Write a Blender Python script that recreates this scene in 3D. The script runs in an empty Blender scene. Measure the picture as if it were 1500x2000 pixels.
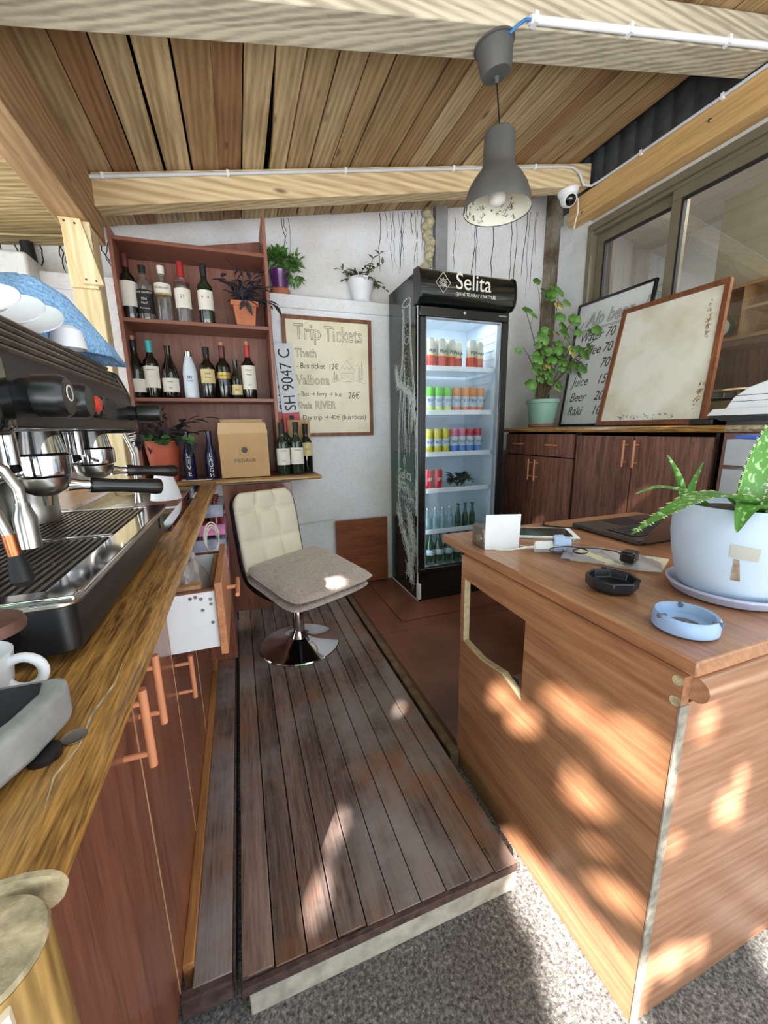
import bpy, bmesh, math, random
from mathutils import Vector, Matrix, Euler
sc = bpy.context.scene
COL = sc.collection
R = math.radians
random.seed(7)

# ------------------------------------------------------------------ camera
CAM = Vector((0, 0, 1.15))
cd = bpy.data.cameras.new('camera'); cam = bpy.data.objects.new('camera', cd); COL.objects.link(cam)
RC = ((0.94, -0.0860, 0.3304), (-0.3417, -0.1886, 0.9207), (-0.0170, -0.9783, -0.2067))
_x = Vector((RC[0][0], RC[1][0], RC[2][0])).normalized(); _z = Vector((RC[0][2], RC[1][2], RC[2][2])).normalized()
_y = _z.cross(_x).normalized(); _z = _x.cross(_y).normalized()
m = Matrix(((_x.x, -_y.x, -_z.x, CAM.x), (_x.y, -_y.y, -_z.y, CAM.y), (_x.z, -_y.z, -_z.z, CAM.z), (0, 0, 0, 1)))
cam.matrix_world = m
cd.sensor_fit = 'HORIZONTAL'; cd.sensor_width = 36; cd.lens = 770 / 1500 * 36; cd.clip_start = .02
sc.camera = cam
# ------------------------------------------------------------------ look, sky, sun
sc.view_settings.view_transform = 'Standard'; sc.view_settings.look = 'None'
sc.view_settings.gamma = 1; sc.view_settings.use_curve_mapping = False
sc.view_settings.exposure = 0.78
sc.cycles.diffuse_bounces = 8; sc.cycles.max_bounces = 14; sc.cycles.transparent_max_bounces = 16
w = bpy.data.worlds.new('sky'); sc.world = w; w.use_nodes = True
wb = w.node_tree.nodes['Background']
wb.inputs[0].default_value = (.84, .92, 1, 1); wb.inputs[1].default_value = 1.75
SUN_EL = R(38); SUN_AZ = Vector((.55, .84, 0)).normalized()
SD = Vector((SUN_AZ.x * math.cos(SUN_EL), SUN_AZ.y * math.cos(SUN_EL), -math.sin(SUN_EL)))
sl = bpy.data.lights.new('sun', 'SUN'); sl.energy = 20; sl.angle = R(.53); sl.color = (1, .95, .89)
so = bpy.data.objects.new('sun', sl); COL.objects.link(so)
so.rotation_euler = (-SD).to_track_quat('Z', 'Y').to_euler(); so.location = (-3, -5, 5)

# ------------------------------------------------------------------ materials
def C(h, a=1):
    h = h.lstrip('#'); v = [int(h[i:i + 2], 16) / 255 for i in (0, 2, 4)]
    return tuple([x / 12.92 if x <= .04045 else ((x + .055) / 1.055) ** 2.4 for x in v] + [a])
_m = {}
def newmat(name):
    mt = bpy.data.materials.new(name); mt.use_nodes = True
    nt = mt.node_tree; b = nt.nodes['Principled BSDF']; _m[name] = mt
    return mt, nt, b
def N(nt, t, **k):
    n = nt.nodes.new(t)
    for a, v in k.items():
        if isinstance(a, str) and a.startswith('i_'): n.inputs[a[2:].replace('_', ' ')].default_value = v
        else: setattr(n, a, v)
    return n
def ramp(nt, stops, interp='LINEAR'):
    n = nt.nodes.new('ShaderNodeValToRGB'); cr = n.color_ramp; cr.interpolation = interp
    while len(cr.elements) < len(stops): cr.elements.new(.5)
    for e, (p, c) in zip(cr.elements, stops): e.position = p; e.color = c
    return n
def mixc(nt, f, a, b, mode='MIX'):
    n = nt.nodes.new('ShaderNodeMix'); n.data_type = 'RGBA'; n.blend_type = mode
    for s, v in ((n.inputs[0], f), (n.inputs[6], a), (n.inputs[7], b)):
        if hasattr(v, 'is_linked') or hasattr(v, 'links'): nt.links.new(v, s)
        else: s.default_value = v
    return n.outputs[2]
def plain(name, col, rough=.5, metal=0, vary=.12, scale=14, coat=0, bump=0, spec=.5, trans=0, emis=None, es=0):
    mt, nt, b = newmat(name); L = nt.links.new
    c = C(col) if isinstance(col, str) else col
    b.inputs['Roughness'].default_value = rough; b.inputs['Metallic'].default_value = metal
    b.inputs['Specular IOR Level'].default_value = spec
    b.inputs['Coat Weight'].default_value = coat; b.inputs['Coat Roughness'].default_value = .08
    b.inputs['Transmission Weight'].default_value = trans
    tc = N(nt, 'ShaderNodeTexCoord'); nz = N(nt, 'ShaderNodeTexNoise', i_Scale=scale, i_Detail=4.)
    L(tc.outputs['Object'], nz.inputs['Vector'])
    d = tuple([x * (1 - vary) for x in c[:3]] + [1]); l = tuple([min(1, x * (1 + vary)) for x in c[:3]] + [1])
    rp = ramp(nt, [(.3, d), (.7, l)]); L(nz.outputs['Fac'], rp.inputs[0]); L(rp.outputs[0], b.inputs['Base Color'])
    if bump:
        bp = N(nt, 'ShaderNodeBump', i_Strength=bump, i_Distance=.01); L(nz.outputs['Fac'], bp.inputs['Height']); L(bp.outputs[0], b.inputs['Normal'])
    if emis: b.inputs['Emission Color'].default_value = C(emis); b.inputs['Emission Strength'].default_value = es
    return mt
def wood(name, dark, light, axis='y', rough=.5, fine=1., isl=0., coat=0., stops=None, bump=.15, contrast=1., knots=False, wearcol=None, wear2=None, spec=.5, figure=0.):
    """grain along one object axis; isl = how much boards (mesh islands) differ"""
    mt, nt, b = newmat(name); L = nt.links.new
    tc = N(nt, 'ShaderNodeTexCoord'); geo = N(nt, 'ShaderNodeNewGeometry')
    off = N(nt, 'ShaderNodeVectorMath', operation='SCALE'); off.inputs[0].default_value = (3.1, 7.7, 5.3); L(geo.outputs['Random Per Island'], off.inputs['Scale'])
    ad = N(nt, 'ShaderNodeVectorMath', operation='ADD'); L(tc.outputs['Object'], ad.inputs[0])
    if isl: L(off.outputs[0], ad.inputs[1])
    mp = N(nt, 'ShaderNodeMapping'); L(ad.outputs[0], mp.inputs[0])
    s = [1, 1, 1]; s['xyz'.index(axis)] = .07; mp.inputs['Scale'].default_value = s
    n1 = N(nt, 'ShaderNodeTexNoise', i_Scale=16 * fine, i_Detail=5., i_Roughness=.6, i_Distortion=.7); L(mp.outputs[0], n1.inputs['Vector'])
    n2 = N(nt, 'ShaderNodeTexNoise', i_Scale=110 * fine, i_Detail=3.); L(mp.outputs[0], n2.inputs['Vector'])
    mm = N(nt, 'ShaderNodeMath', operation='MULTIPLY_ADD'); L(n2.outputs['Fac'], mm.inputs[0]); mm.inputs[1].default_value = .6
    L(n1.outputs['Fac'], mm.inputs[2])
    h = mm.outputs[0]
    if figure:
        mp2 = N(nt, 'ShaderNodeMapping'); L(ad.outputs[0], mp2.inputs[0])
        s2 = [1, 1, 1]; s2['xyz'.index(axis)] = .045; mp2.inputs['Scale'].default_value = s2
        wv = N(nt, 'ShaderNodeTexWave', i_Scale=26. * fine, i_Distortion=5., i_Detail=2.); wv.inputs['Detail Scale'].default_value = .7
        wv.bands_direction = 'DIAGONAL'; wv.wave_type = 'BANDS'; L(mp2.outputs[0], wv.inputs['Vector'])
        m3 = N(nt, 'ShaderNodeMath', operation='MULTIPLY_ADD'); L(wv.outputs['Fac'], m3.inputs[0]); m3.inputs[1].default_value = figure; 
        m4 = N(nt, 'ShaderNodeMath', operation='SUBTRACT'); L(h, m4.inputs[0]); m4.inputs[1].default_value = figure * .5; L(m4.outputs[0], m3.inputs[2]); h = m3.outputs[0]
    k = .22 / contrast
    rp = ramp(nt, [(.8 - k, C(dark)), (.8 + k, C(light))]); L(h, rp.inputs[0]); col = rp.outputs[0]
    if stops:   # per-board tint
        rr = ramp(nt, [(p, C(c)) for p, c in stops], 'CONSTANT'); L(geo.outputs['Random Per Island'], rr.inputs[0])
        col = mixc(nt, 1., col, rr.outputs[0], 'MULTIPLY')
    elif isl:
        mr = N(nt, 'ShaderNodeMapRange'); L(geo.outputs['Random Per Island'], mr.inputs[0]); mr.inputs[3].default_value = 1 - isl; mr.inputs[4].default_value = 1 + isl * .4
        hs = N(nt, 'ShaderNodeHueSaturation'); L(mr.outputs[0], hs.inputs['Value']); L(col, hs.inputs['Color']); col = hs.outputs[0]
    if knots:
        mp3 = N(nt, 'ShaderNodeMapping'); L(ad.outputs[0], mp3.inputs[0]); s3 = [7, 7, 7]; s3['xyz'.index(axis)] = 2.2; mp3.inputs['Scale'].default_value = s3
        vo = N(nt, 'ShaderNodeTexVoronoi'); L(mp3.outputs[0], vo.inputs['Vector']); vo.inputs['Scale'].default_value = 1.
        r3 = ramp(nt, [(.03, C('5a4028')), (.1, C('ffffff'))]); L(vo.outputs['Distance'], r3.inputs[0]); col = mixc(nt, .8, col, r3.outputs[0], 'MULTIPLY')
    if wearcol:
        n3 = N(nt, 'ShaderNodeTexNoise', i_Scale=2.6, i_Detail=5., i_Roughness=.65); L(tc.outputs['Object'], n3.inputs['Vector'])
        r4 = ramp(nt, [(.45, (0, 0, 0, 1)), (.68, (1, 1, 1, 1))]); L(n3.outputs['Fac'], r4.inputs[0]); col = mixc(nt, r4.outputs[0], col, C(wearcol))
    if wear2:
        n5 = N(nt, 'ShaderNodeTexNoise', i_Scale=3.7, i_Detail=6., i_Roughness=.7); of = N(nt, 'ShaderNodeVectorMath', operation='ADD'); of.inputs[1].default_value = (4, 9, 2)
        L(tc.outputs['Object'], of.inputs[0]); L(of.outputs[0], n5.inputs['Vector'])
        r5 = ramp(nt, [(.5, (0, 0, 0, 1)), (.7, (.8, .8, .8, 1))]); L(n5.outputs['Fac'], r5.inputs[0]); col = mixc(nt, r5.outputs[0], col, C(wear2))
    L(col, b.inputs['Base Color']); b.inputs['Roughness'].default_value = rough; b.inputs['Coat Weight'].default_value = coat
    b.inputs['Coat Roughness'].default_value = .12; b.inputs['Specular IOR Level'].default_value = spec
    if bump:
        bp = N(nt, 'ShaderNodeBump', i_Strength=bump, i_Distance=.004); L(h, bp.inputs['Height']); L(bp.outputs[0], b.inputs['Normal'])
    return mt
def clear(name, tint='ffffff', mixf=.12, rough=.03, density=.0, body='ffffff'):
    """thin clear glass or plastic: straight-through with a reflecting skin"""
    mt = bpy.data.materials.new(name); mt.use_nodes = True; nt = mt.node_tree; nt.nodes.clear(); L = nt.links.new
    o = N(nt, 'ShaderNodeOutputMaterial'); t = N(nt, 'ShaderNodeBsdfTransparent'); t.inputs[0].default_value = C(tint)
    g = N(nt, 'ShaderNodeBsdfGlossy'); g.inputs['Roughness'].default_value = rough
    lw = N(nt, 'ShaderNodeLayerWeight', i_Blend=.35); mr = N(nt, 'ShaderNodeMapRange'); L(lw.outputs['Facing'], mr.inputs[0]); mr.inputs[3].default_value = mixf * .4; mr.inputs[4].default_value = min(1, mixf * 4)
    mx = N(nt, 'ShaderNodeMixShader'); L(mr.outputs[0], mx.inputs[0]); L(t.outputs[0], mx.inputs[1]); L(g.outputs[0], mx.inputs[2]); out = mx
    if density:
        d = N(nt, 'ShaderNodeBsdfDiffuse'); d.inputs[0].default_value = C(body); m2 = N(nt, 'ShaderNodeMixShader'); m2.inputs[0].default_value = density
        L(mx.outputs[0], m2.inputs[1]); L(d.outputs[0], m2.inputs[2]); out = m2
    L(out.outputs[0], o.inputs[0]); _m[name] = mt; return mt

M_ceil = wood('ceiling boards', '9c8664', 'd0bd9a', 'y', .75, .8, isl=.2, stops=[(0, 'c0a088'), (.09, 'f0e8dc'), (.3, 'dccdb8'), (.42, 'fff8ec'), (.6, 'd2bda4'), (.7, 'e8dccb'), (.85, 'd8c4aa')], figure=.2, knots=True, bump=.3)
M_beam = wood('pale sawn timber', 'b89a70', 'e2cfa4', 'x', .7, .7, figure=.25, knots=True, bump=.3)
M_beamg = wood('greyed sawn timber', '9c927e', 'ccc2aa', 'x', .8, .9, figure=.35, bump=.35)
M_beamy = wood('brown sawn timber', '8c6c48', 'b89468', 'y', .7, .7, figure=.2, knots=True, bump=.25)
M_purlin = wood('honey timber', 'b8925a', 'd6b078', 'y', .65, .8, figure=.12, knots=True)
M_post = wood('pale post timber', 'cdb684', 'ecdcb4', 'z', .7, .8, figure=.15, knots=True)
M_case = wood('bookcase veneer', '74463a', '966450', 'z', .42, 1.4, bump=.05)
M_caseshelf = wood('bookcase shelf veneer', '6e4032', '8c5844', 'x', .38, 1.4, bump=.05)
M_cab = wood('dark cabinet veneer', '66392a', '925c46', 'z', .3, 1.9, bump=.05, coat=.25)
M_cabR = wood('ribbed cabinet veneer', '54342a', '946450', 'z', .4, 2.6, bump=.08, contrast=1.2)
M_desk = wood('cherry laminate', '8c5c40', 'b0805c', 'y', .32, 1.3, bump=.04, figure=.1, coat=.15)
M_deskx = wood('cherry laminate across', '94664a', 'b4866a', 'x', .36, 1.2, bump=.04, figure=.15)
M_oak = wood('golden oak', '5e3e1c', 'c6944e', 'y', .28, 4.2, bump=.15, coat=.3, contrast=1.2, figure=.05)
M_oakx = wood('golden oak edge', '6e5028', 'b08c50', 'x', .3, 1.6, bump=.1, coat=.2)
M_oakz = wood('oak post', '7a5c28', 'c8a05c', 'z', .35, 1.7, bump=.25, coat=.2, contrast=1.1, figure=.1)
M_endgrain = plain('end grain', 'a89878', .8, vary=.5, scale=60, bump=.5)
M_deck = wood('worn deck boards', '4c3a33', '8a746a', 'y', .6, 1.6, isl=.28, bump=.5, contrast=1.0, wearcol='928a88', wear2='8e5c38', spec=.4)
M_deckedge = plain('rotten board edge', '4a3630', .8, vary=.5, scale=40, bump=.6)
M_whiteboard = plain('weathered pale timber', 'a8a294', .8, vary=.25, scale=30)
M_orangewood = wood('orange kick board', '7a4a26', 'b07a48', 'y', .5, 1.4)
M_ply = plain('brown film plywood', '7c4e3a', .38, vary=.3, scale=5)
M_white = plain('white paint', 'e6e8ec', .6, vary=.04)
M_plastic = plain('white plastic', 'e8eaee', .35, vary=.02)
M_black = plain('black plastic', '121214', .28, vary=.2)
M_blackm = plain('black satin metal', '17181a', .35, vary=.25, spec=.5)
M_blackgloss = plain('black gloss', '0c0f0e', .12, vary=.1, coat=.6)
M_steel = plain('brushed steel', 'b8b6b0', .28, 1, vary=.15, scale=40)
M_chrome = plain('chrome', 'd8d8da', .08, 1, vary=.03)
M_dullsteel = plain('stained steel', '8c8278', .42, 1, vary=.35, scale=30, bump=.2)
M_copper = plain('copper', 'b4704a', .35, 1, vary=.2)
M_handle = plain('orange lacquered handle', 'd08a62', .4, vary=.06)
M_grey = plain('grey lamp metal', '4c4c4a', .55, vary=.12, bump=.05)
M_terra = plain('terracotta', 'b06a48', .8, vary=.15, scale=20)
M_redpot = plain('red plastic pot', 'b8583e', .55, vary=.12)
M_purple = plain('purple glazed pot', '5a2466', .2, vary=.1, coat=.4)
M_soil = plain('soil', '33261c', .95, vary=.5, scale=60, bump=.8)
M_leafd = plain('dark purple leaves', '34343a', .45, vary=.3, scale=30)
M_leafg = plain('green leaves', '3c6a2c', .5, vary=.35, scale=25)
M_leafb = plain('bright green leaves', '5c8a3c', .5, vary=.3, scale=18)
M_leafo = plain('olive leaves', '59603c', .5, vary=.35, scale=30)
M_leafy = plain('yellow leaf', 'b8b060', .5, vary=.2)
M_stem = plain('woody stem', '5a4a34', .7, vary=.3)
M_cream = plain('cream leather', 'ddd6c0', .42, vary=.05, scale=8)
M_rubber = plain('black rubber', '0e0e0f', .6)
M_card = plain('cardboard', 'b89468', .8, vary=.06)
M_card2 = plain('cardboard inner', 'c8a880', .8, vary=.06)
M_ink = plain('black ink', '16161a', .6)
M_inkg = plain('grey marker ink', '4c463c', .6)
M_blueink = plain('blue ink', '2a3a8a', .6)
M_redband = plain('red plate band', 'b82a24', .4)
M_glassd = plain('dark bottle glass', '0c0f0c', .06, coat=.7, vary=.1)
M_glassg = plain('dark green bottle glass', '16281a', .06, coat=.7, vary=.1)
M_glassb = plain('dark blue painted glass', '14163a', .2, vary=.2)
M_label = plain('paper label', 'dcd8cc', .7, vary=.05)
M_labely = plain('cream gold label', 'cdbb86', .6, vary=.08)
M_labelk = plain('black label', '141414', .6)
M_red = plain('red capsule', 'a02a26', .35)
M_wine = plain('wine capsule', '5c2426', .35)
M_teal = plain('turquoise capsule', '3aa8ac', .35)
M_gold = plain('gold foil', 'b89a50', .35, .6)
M_cork = plain('cork', 'b08860', .8, vary=.2, scale=80)
M_flask = plain('white flask', 'ced8e2', .35, vary=.03)
M_clear = clear('clear bottle glass', 'eef2f0', .16, .02, .05, 'dfe6e4')
M_pane = clear('window glass', 'eef2f2', .09, .01)
M_fglass = clear('fridge door glass', 'f2f6f8', .07, .01)
M_plasticf = clear('clear plastic film', 'f0f0fa', .2, .15, .3, 'd8d8ea')
M_bag = clear('crumpled plastic bag', 'e8e4e2', .3, .2, .45, 'b8b0aa')
M_petg = clear('green bottle plastic', '3c9a62', .2, .05, .25, '2c7048')
M_tonic = clear('pale bottle glass', 'cfe4e6', .2, .05, .25, 'b4d0d4')
M_blue = plain('blue ceramic', '8fa8cc', .35, vary=.1, scale=25)
M_potwhite = plain('pale blue painted pot', 'aebccd', .5, vary=.08, scale=6)
M_saucer = plain('pale lilac saucer', 'b4b8d2', .4, vary=.05)
M_ashk = plain('black bakelite', '17191f', .3, vary=.2)
M_cable = plain('white cable', 'dcd8cc', .5)
M_conduit = plain('grey conduit', 'c8ccd2', .5, vary=.04)
M_bluecable = plain('blue cable', '2a6cae', .5)
M_alu = plain('bronze aluminium', '7d7562', .42, .3, vary=.06)
M_dark = plain('dark rubber seal', '1a1b1c', .6)
M_grunge = plain('grey corrugated sheet', '3a3a3a', .8, vary=.3, scale=20)
M_framebr = wood('brown board frame', '5c3018', '8a5430', 'z', .5, 1.5)
M_mint = plain('mint plastic pot', '8fb8a8', .5, vary=.06)
M_foam = plain('expanding foam', 'b8b090', .85, vary=.3, scale=25, bump=1.)
M_fridgein = plain('fridge liner', 'dfe8f0', .5, vary=.02)
M_fgreen = plain('green fridge print', '1c4a3a', .35, vary=.1)
M_fwhite = plain('silver fridge print', 'c4cccb', .5, vary=.3, scale=60)
M_blue2 = plain('blue stripe', '2a5ac8', .4)
M_bulb = plain('frosted bulb', 'e4e2dc', .3)
M_screenk = plain('dark screen', '2c3a3c', .08, coat=.4)
M_laptop = plain('brown laptop shell', '3a302c', .4, vary=.1)
M_nail = plain('rusty screw', '5a3a26', .6, .4)

def wallmat(name, base, stain, drip=None):
    mt, nt, b = newmat(name); L = nt.links.new
    tc = N(nt, 'ShaderNodeTexCoord'); n1 = N(nt, 'ShaderNodeTexNoise', i_Scale=2.2, i_Detail=8., i_Roughness=.65); L(tc.outputs['Object'], n1.inputs['Vector'])
    rp = ramp(nt, [(.42, C(base)), (.75, C(stain))]); L(n1.outputs['Fac'], rp.inputs[0])
    n2 = N(nt, 'ShaderNodeTexNoise', i_Scale=60., i_Detail=4.); L(tc.outputs['Object'], n2.inputs['Vector'])
    r2 = ramp(nt, [(.3, C('f4f4f2')), (.5, C('ffffff'))]); L(n2.outputs['Fac'], r2.inputs[0])
    L(mixc(nt, 1., rp.outputs[0], r2.outputs[0], 'MULTIPLY'), b.inputs['Base Color']); b.inputs['Roughness'].default_value = .8
    bp = N(nt, 'ShaderNodeBump', i_Strength=.35, i_Distance=.01); L(n1.outputs['Fac'], bp.inputs['Height']); L(bp.outputs[0], b.inputs['Normal'])
    return mt
M_wall = wallmat('white limewashed wall', 'e4e6ea', 'd2cec4')
M_wallin = wallmat('interior wall', 'c8c4be', 'b4aea4')
M_stone = wallmat('mouldy rough plaster', '665440', 'd6d0c0')
M_pilaster = wallmat('chipped white pilaster', 'dde0e2', 'b0b4ae')
def concrete():
    mt, nt, b = newmat('pebbled concrete'); L = nt.links.new
    tc = N(nt, 'ShaderNodeTexCoord'); vo = N(nt, 'ShaderNodeTexVoronoi', i_Scale=230.); L(tc.outputs['Object'], vo.inputs['Vector'])
    n1 = N(nt, 'ShaderNodeTexNoise', i_Scale=120., i_Detail=6., i_Roughness=.7); L(tc.outputs['Object'], n1.inputs['Vector'])
    n2 = N(nt, 'ShaderNodeTexNoise', i_Scale=3., i_Detail=3.); L(tc.outputs['Object'], n2.inputs['Vector'])
    r1 = ramp(nt, [(.34, C('3e3d3d')), (.48, C('858382')), (.66, C('cccac6'))]); L(n1.outputs['Fac'], r1.inputs[0])
    hs = N(nt, 'ShaderNodeSeparateColor'); L(vo.outputs['Color'], hs.inputs[0])
    r2 = ramp(nt, [(0, C('8a8680')), (.8, C('d0ccc8')), (1, C('ffffff'))]); L(hs.outputs[0], r2.inputs[0])
    c = mixc(nt, .6, r1.outputs[0], r2.outputs[0], 'MULTIPLY'); r3 = ramp(nt, [(.3, C('c0bab4')), (.7, C('ffffff'))]); L(n2.outputs['Fac'], r3.inputs[0])
    L(mixc(nt, 1., c, r3.outputs[0], 'MULTIPLY'), b.inputs['Base Color']); b.inputs['Roughness'].default_value = .9
    bp = N(nt, 'ShaderNodeBump', i_Strength=.8, i_Distance=.006); L(n1.outputs['Fac'], bp.inputs['Height']); L(bp.outputs[0], b.inputs['Normal'])
    return mt
M_conc = concrete()
def fabric(name, base, line):
    mt, nt, b = newmat(name); L = nt.links.new
    tc = N(nt, 'ShaderNodeTexCoord'); n = N(nt, 'ShaderNodeTexNoise', i_Scale=9., i_Detail=2., i_Distortion=2.5); L(tc.outputs['Object'], n.inputs['Vector'])
    mm = N(nt, 'ShaderNodeMath', operation='MULTIPLY'); L(n.outputs['Fac'], mm.inputs[0]); mm.inputs[1].default_value = 9.
    fr = N(nt, 'ShaderNodeMath', operation='FRACT'); L(mm.outputs[0], fr.inputs[0])
    rp = ramp(nt, [(0, C(line)), (.16, C(base)), (.5, C(base)), (.62, C('cdbcb2')), (.8, C(base))]); L(fr.outputs[0], rp.inputs[0]); L(rp.outputs[0], b.inputs['Base Color'])
    b.inputs['Roughness'].default_value = .9; b.inputs['Sheen Weight'].default_value = .3
    bp = N(nt, 'ShaderNodeBump', i_Strength=.3, i_Distance=.004); L(fr.outputs[0], bp.inputs['Height']); L(bp.outputs[0], b.inputs['Normal'])
    return mt
M_cushion = fabric('paisley cushion cloth', 'baaca6', '84746e')
def towelmat():
    mt = plain('blue terry cloth', '90bcf6', .95, vary=.3, scale=160, bump=.8); return mt
M_towel = towelmat()
def aloemat():
    mt, nt, b = newmat('spotted aloe skin'); L = nt.links.new
    tc = N(nt, 'ShaderNodeTexCoord'); vo = N(nt, 'ShaderNodeTexNoise', i_Scale=170., i_Detail=1.); mp = N(nt, 'ShaderNodeMapping'); mp.inputs['Scale'].default_value = (.7, .7, .45)
    L(tc.outputs['Object'], mp.inputs[0]); L(mp.outputs[0], vo.inputs['Vector'])
    rp = ramp(nt, [(.56, C('5c8e3e')), (.66, C('b4d09a'))]); L(vo.outputs['Fac'], rp.inputs[0])
    n = N(nt, 'ShaderNodeTexNoise', i_Scale=8.); L(tc.outputs['Object'], n.inputs['Vector']); r2 = ramp(nt, [(.3, C('a8c898')), (.7, C('ffffff'))]); L(n.outputs['Fac'], r2.inputs[0])
    L(mixc(nt, 1., rp.outputs[0], r2.outputs[0], 'MULTIPLY'), b.inputs['Base Color']); b.inputs['Roughness'].default_value = .38
    return mt
M_aloe = aloemat()
def boardmat(name, base, stain):
    mt, nt, b = newmat(name); L = nt.links.new
    tc = N(nt, 'ShaderNodeTexCoord'); n = N(nt, 'ShaderNodeTexNoise', i_Scale=5., i_Detail=6.); L(tc.outputs['Object'], n.inputs['Vector'])
    rp = ramp(nt, [(.45, C(base)), (.7, C(stain))]); L(n.outputs['Fac'], rp.inputs[0]); L(rp.outputs[0], b.inputs['Base Color']); b.inputs['Roughness'].default_value = .35
    return mt
M_creamboard = boardmat('yellowed board', 'e4dcc0', 'd6cdaa')
M_creamboard2 = boardmat('stained board', 'e8e6da', 'cfc8ac')
M_menu = boardmat('white menu board', 'dfe2e4', 'cfd2d4')

# ------------------------------------------------------------------ mesh builder
class MB:
    def __init__(s): s.bm = bmesh.new(); s.mi = 0
    def mat(s, i): s.mi = i; return s
    def _f(s, vs):
        try: f = s.bm.faces.new(vs); f.material_index = s.mi; f.smooth = True; return f
        except ValueError: return None
    def box(s, x0, x1, y0, y1, z0, z1):
        v = [s.bm.verts.new(p) for p in ((x0, y0, z0), (x1, y0, z0), (x1, y1, z0), (x0, y1, z0), (x0, y0, z1), (x1, y0, z1), (x1, y1, z1), (x0, y1, z1))]
        for q in ((3, 2, 1, 0), (4, 5, 6, 7), (0, 1, 5, 4), (1, 2, 6, 5), (2, 3, 7, 6), (3, 0, 4, 7)): s._f([v[i] for i in q])
        return s
    def hexa(s, pts):   # 8 points, bottom ring then top ring
        v = [s.bm.verts.new(p) for p in pts]
        for q in ((3, 2, 1, 0), (4, 5, 6, 7), (0, 1, 5, 4), (1, 2, 6, 5), (2, 3, 7, 6), (3, 0, 4, 7)): s._f([v[i] for i in q])
        return s
    def prism(s, poly, f):   # poly of (a,b); f(a,b,t) -> point, t in 0,1
        A = [s.bm.verts.new(f(a, b, 0)) for a, b in poly]; B = [s.bm.verts.new(f(a, b, 1)) for a, b in poly]; n = len(poly)
        s._f(A[::-1]); s._f(B)
        for i in range(n): s._f([A[i], A[(i + 1) % n], B[(i + 1) % n], B[i]])
        return s
    def ring(s, c, u, v, r, n): return [s.bm.verts.new(c + (u * math.cos(2 * math.pi * i / n) + v * math.sin(2 * math.pi * i / n)) * r) for i in range(n)]
    def tube(s, pts, r, n=8, cap=True):
        pts = [Vector(p) for p in pts]; rs = r if isinstance(r, (list, tuple)) else [r] * len(pts); prev = None; u = None
        for i, p in enumerate(pts):
            d = (pts[min(i + 1, len(pts) - 1)] - pts[max(i - 1, 0)]).normalized()
            if u is None: u = d.orthogonal().normalized()
            else: u = (u - d * u.dot(d)); u = u.normalized() if u.length > 1e-6 else d.orthogonal().normalized()
            v = d.cross(u); rg = s.ring(p, u, v, rs[i], n)
            if prev:
                for k in range(n): s._f([prev[k], prev[(k + 1) % n], rg[(k + 1) % n], rg[k]])
            elif cap: s._f(rg[::-1])
            prev = rg
        if cap: s._f(prev)
        return s
    def lathe(s, prof, c=(0, 0, 0), n=24, ax='z', sx=1., sy=1.):   # prof: (radius, height)
        c = Vector(c); prev = None
        A = {'z': (Vector((1, 0, 0)), Vector((0, 1, 0)), Vector((0, 0, 1))), 'x': (Vector((0, 1, 0)), Vector((0, 0, 1)), Vector((1, 0, 0))), 'y': (Vector((0, 0, 1)), Vector((1, 0, 0)), Vector((0, 1, 0)))}[ax] if isinstance(ax, str) else ax
        for r, h in prof:
            if r < 1e-5: rg = [s.bm.verts.new(c + A[2] * h)]
            else: rg = [s.bm.verts.new(c + A[0] * math.cos(2 * math.pi * i / n) * r * sx + A[1] * math.sin(2 * math.pi * i / n) * r * sy + A[2] * h) for i in range(n)]
            if prev:
                for k in range(n):
                    a = [prev[0]] if len(prev) == 1 else [prev[k], prev[(k + 1) % n]]
                    b = [rg[0]] if len(rg) == 1 else [rg[(k + 1) % n], rg[k]]
                    if len(a) + len(b) > 2: s._f(a + b)
            prev = rg
        return s
    def grid(s, nu, nv, f):
        V = [[s.bm.verts.new(f(i / nu, j / nv)) for j in range(nv + 1)] for i in range(nu + 1)]
        for i in range(nu):
            for j in range(nv): s._f([V[i][j], V[i + 1][j], V[i + 1][j + 1], V[i][j + 1]])
        return s
    def leaf(s, p, d, up, L, W, curl=.2, n=4):
        p = Vector(p); d = Vector(d).normalized(); up = Vector(up); side = d.cross(up)
        if side.length < 1e-4: side = d.orthogonal()
        side.normalize(); nn = side.cross(d); prev = None
        for i in range(n + 1):
            t = i / n; wd = W * .5 * math.sin(math.pi * min(1, max(.04, t ** .8 * .97 + .02))); c = p + d * (L * t) - nn * (curl * L * t * t)
            a = s.bm.verts.new(c - side * wd + nn * wd * .35); m_ = s.bm.verts.new(c); b = s.bm.verts.new(c + side * wd + nn * wd * .35)
            if prev: s._f([prev[0], prev[1], m_, a]); s._f([prev[1], prev[2], b, m_])
            prev = (a, m_, b)
        return s
    def build(s, name, mats, parent=None, loc=None, bev=0, smooth=True, seg=2, solid=0, angle=35):
        if not isinstance(mats, (list, tuple)): mats = [mats]
        bmesh.ops.recalc_face_normals(s.bm, faces=s.bm.faces)
        sh = Vector((0, 0, 0))
        if parent is not None:
            r = parent
            while r.parent: r = r.parent
            sh = Vector(r.get('_o', r.location))
        elif loc is not None: sh = Vector(loc)
        if sh.length: bmesh.ops.translate(s.bm, vec=-sh, verts=s.bm.verts)
        me = bpy.data.meshes.new(name); s.bm.to_mesh(me); s.bm.free()
        for q in mats: me.materials.append(q)
        for p in me.polygons: p.use_smooth = smooth
        if smooth: me.set_sharp_from_angle(angle=R(angle))
        o = bpy.data.objects.new(name, me); COL.objects.link(o)
        if parent is not None: o.parent = parent
        elif loc is not None: o.location = loc
        if solid:
            q = o.modifiers.new('s', 'SOLIDIFY'); q.thickness = solid; q.offset = 0
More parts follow.
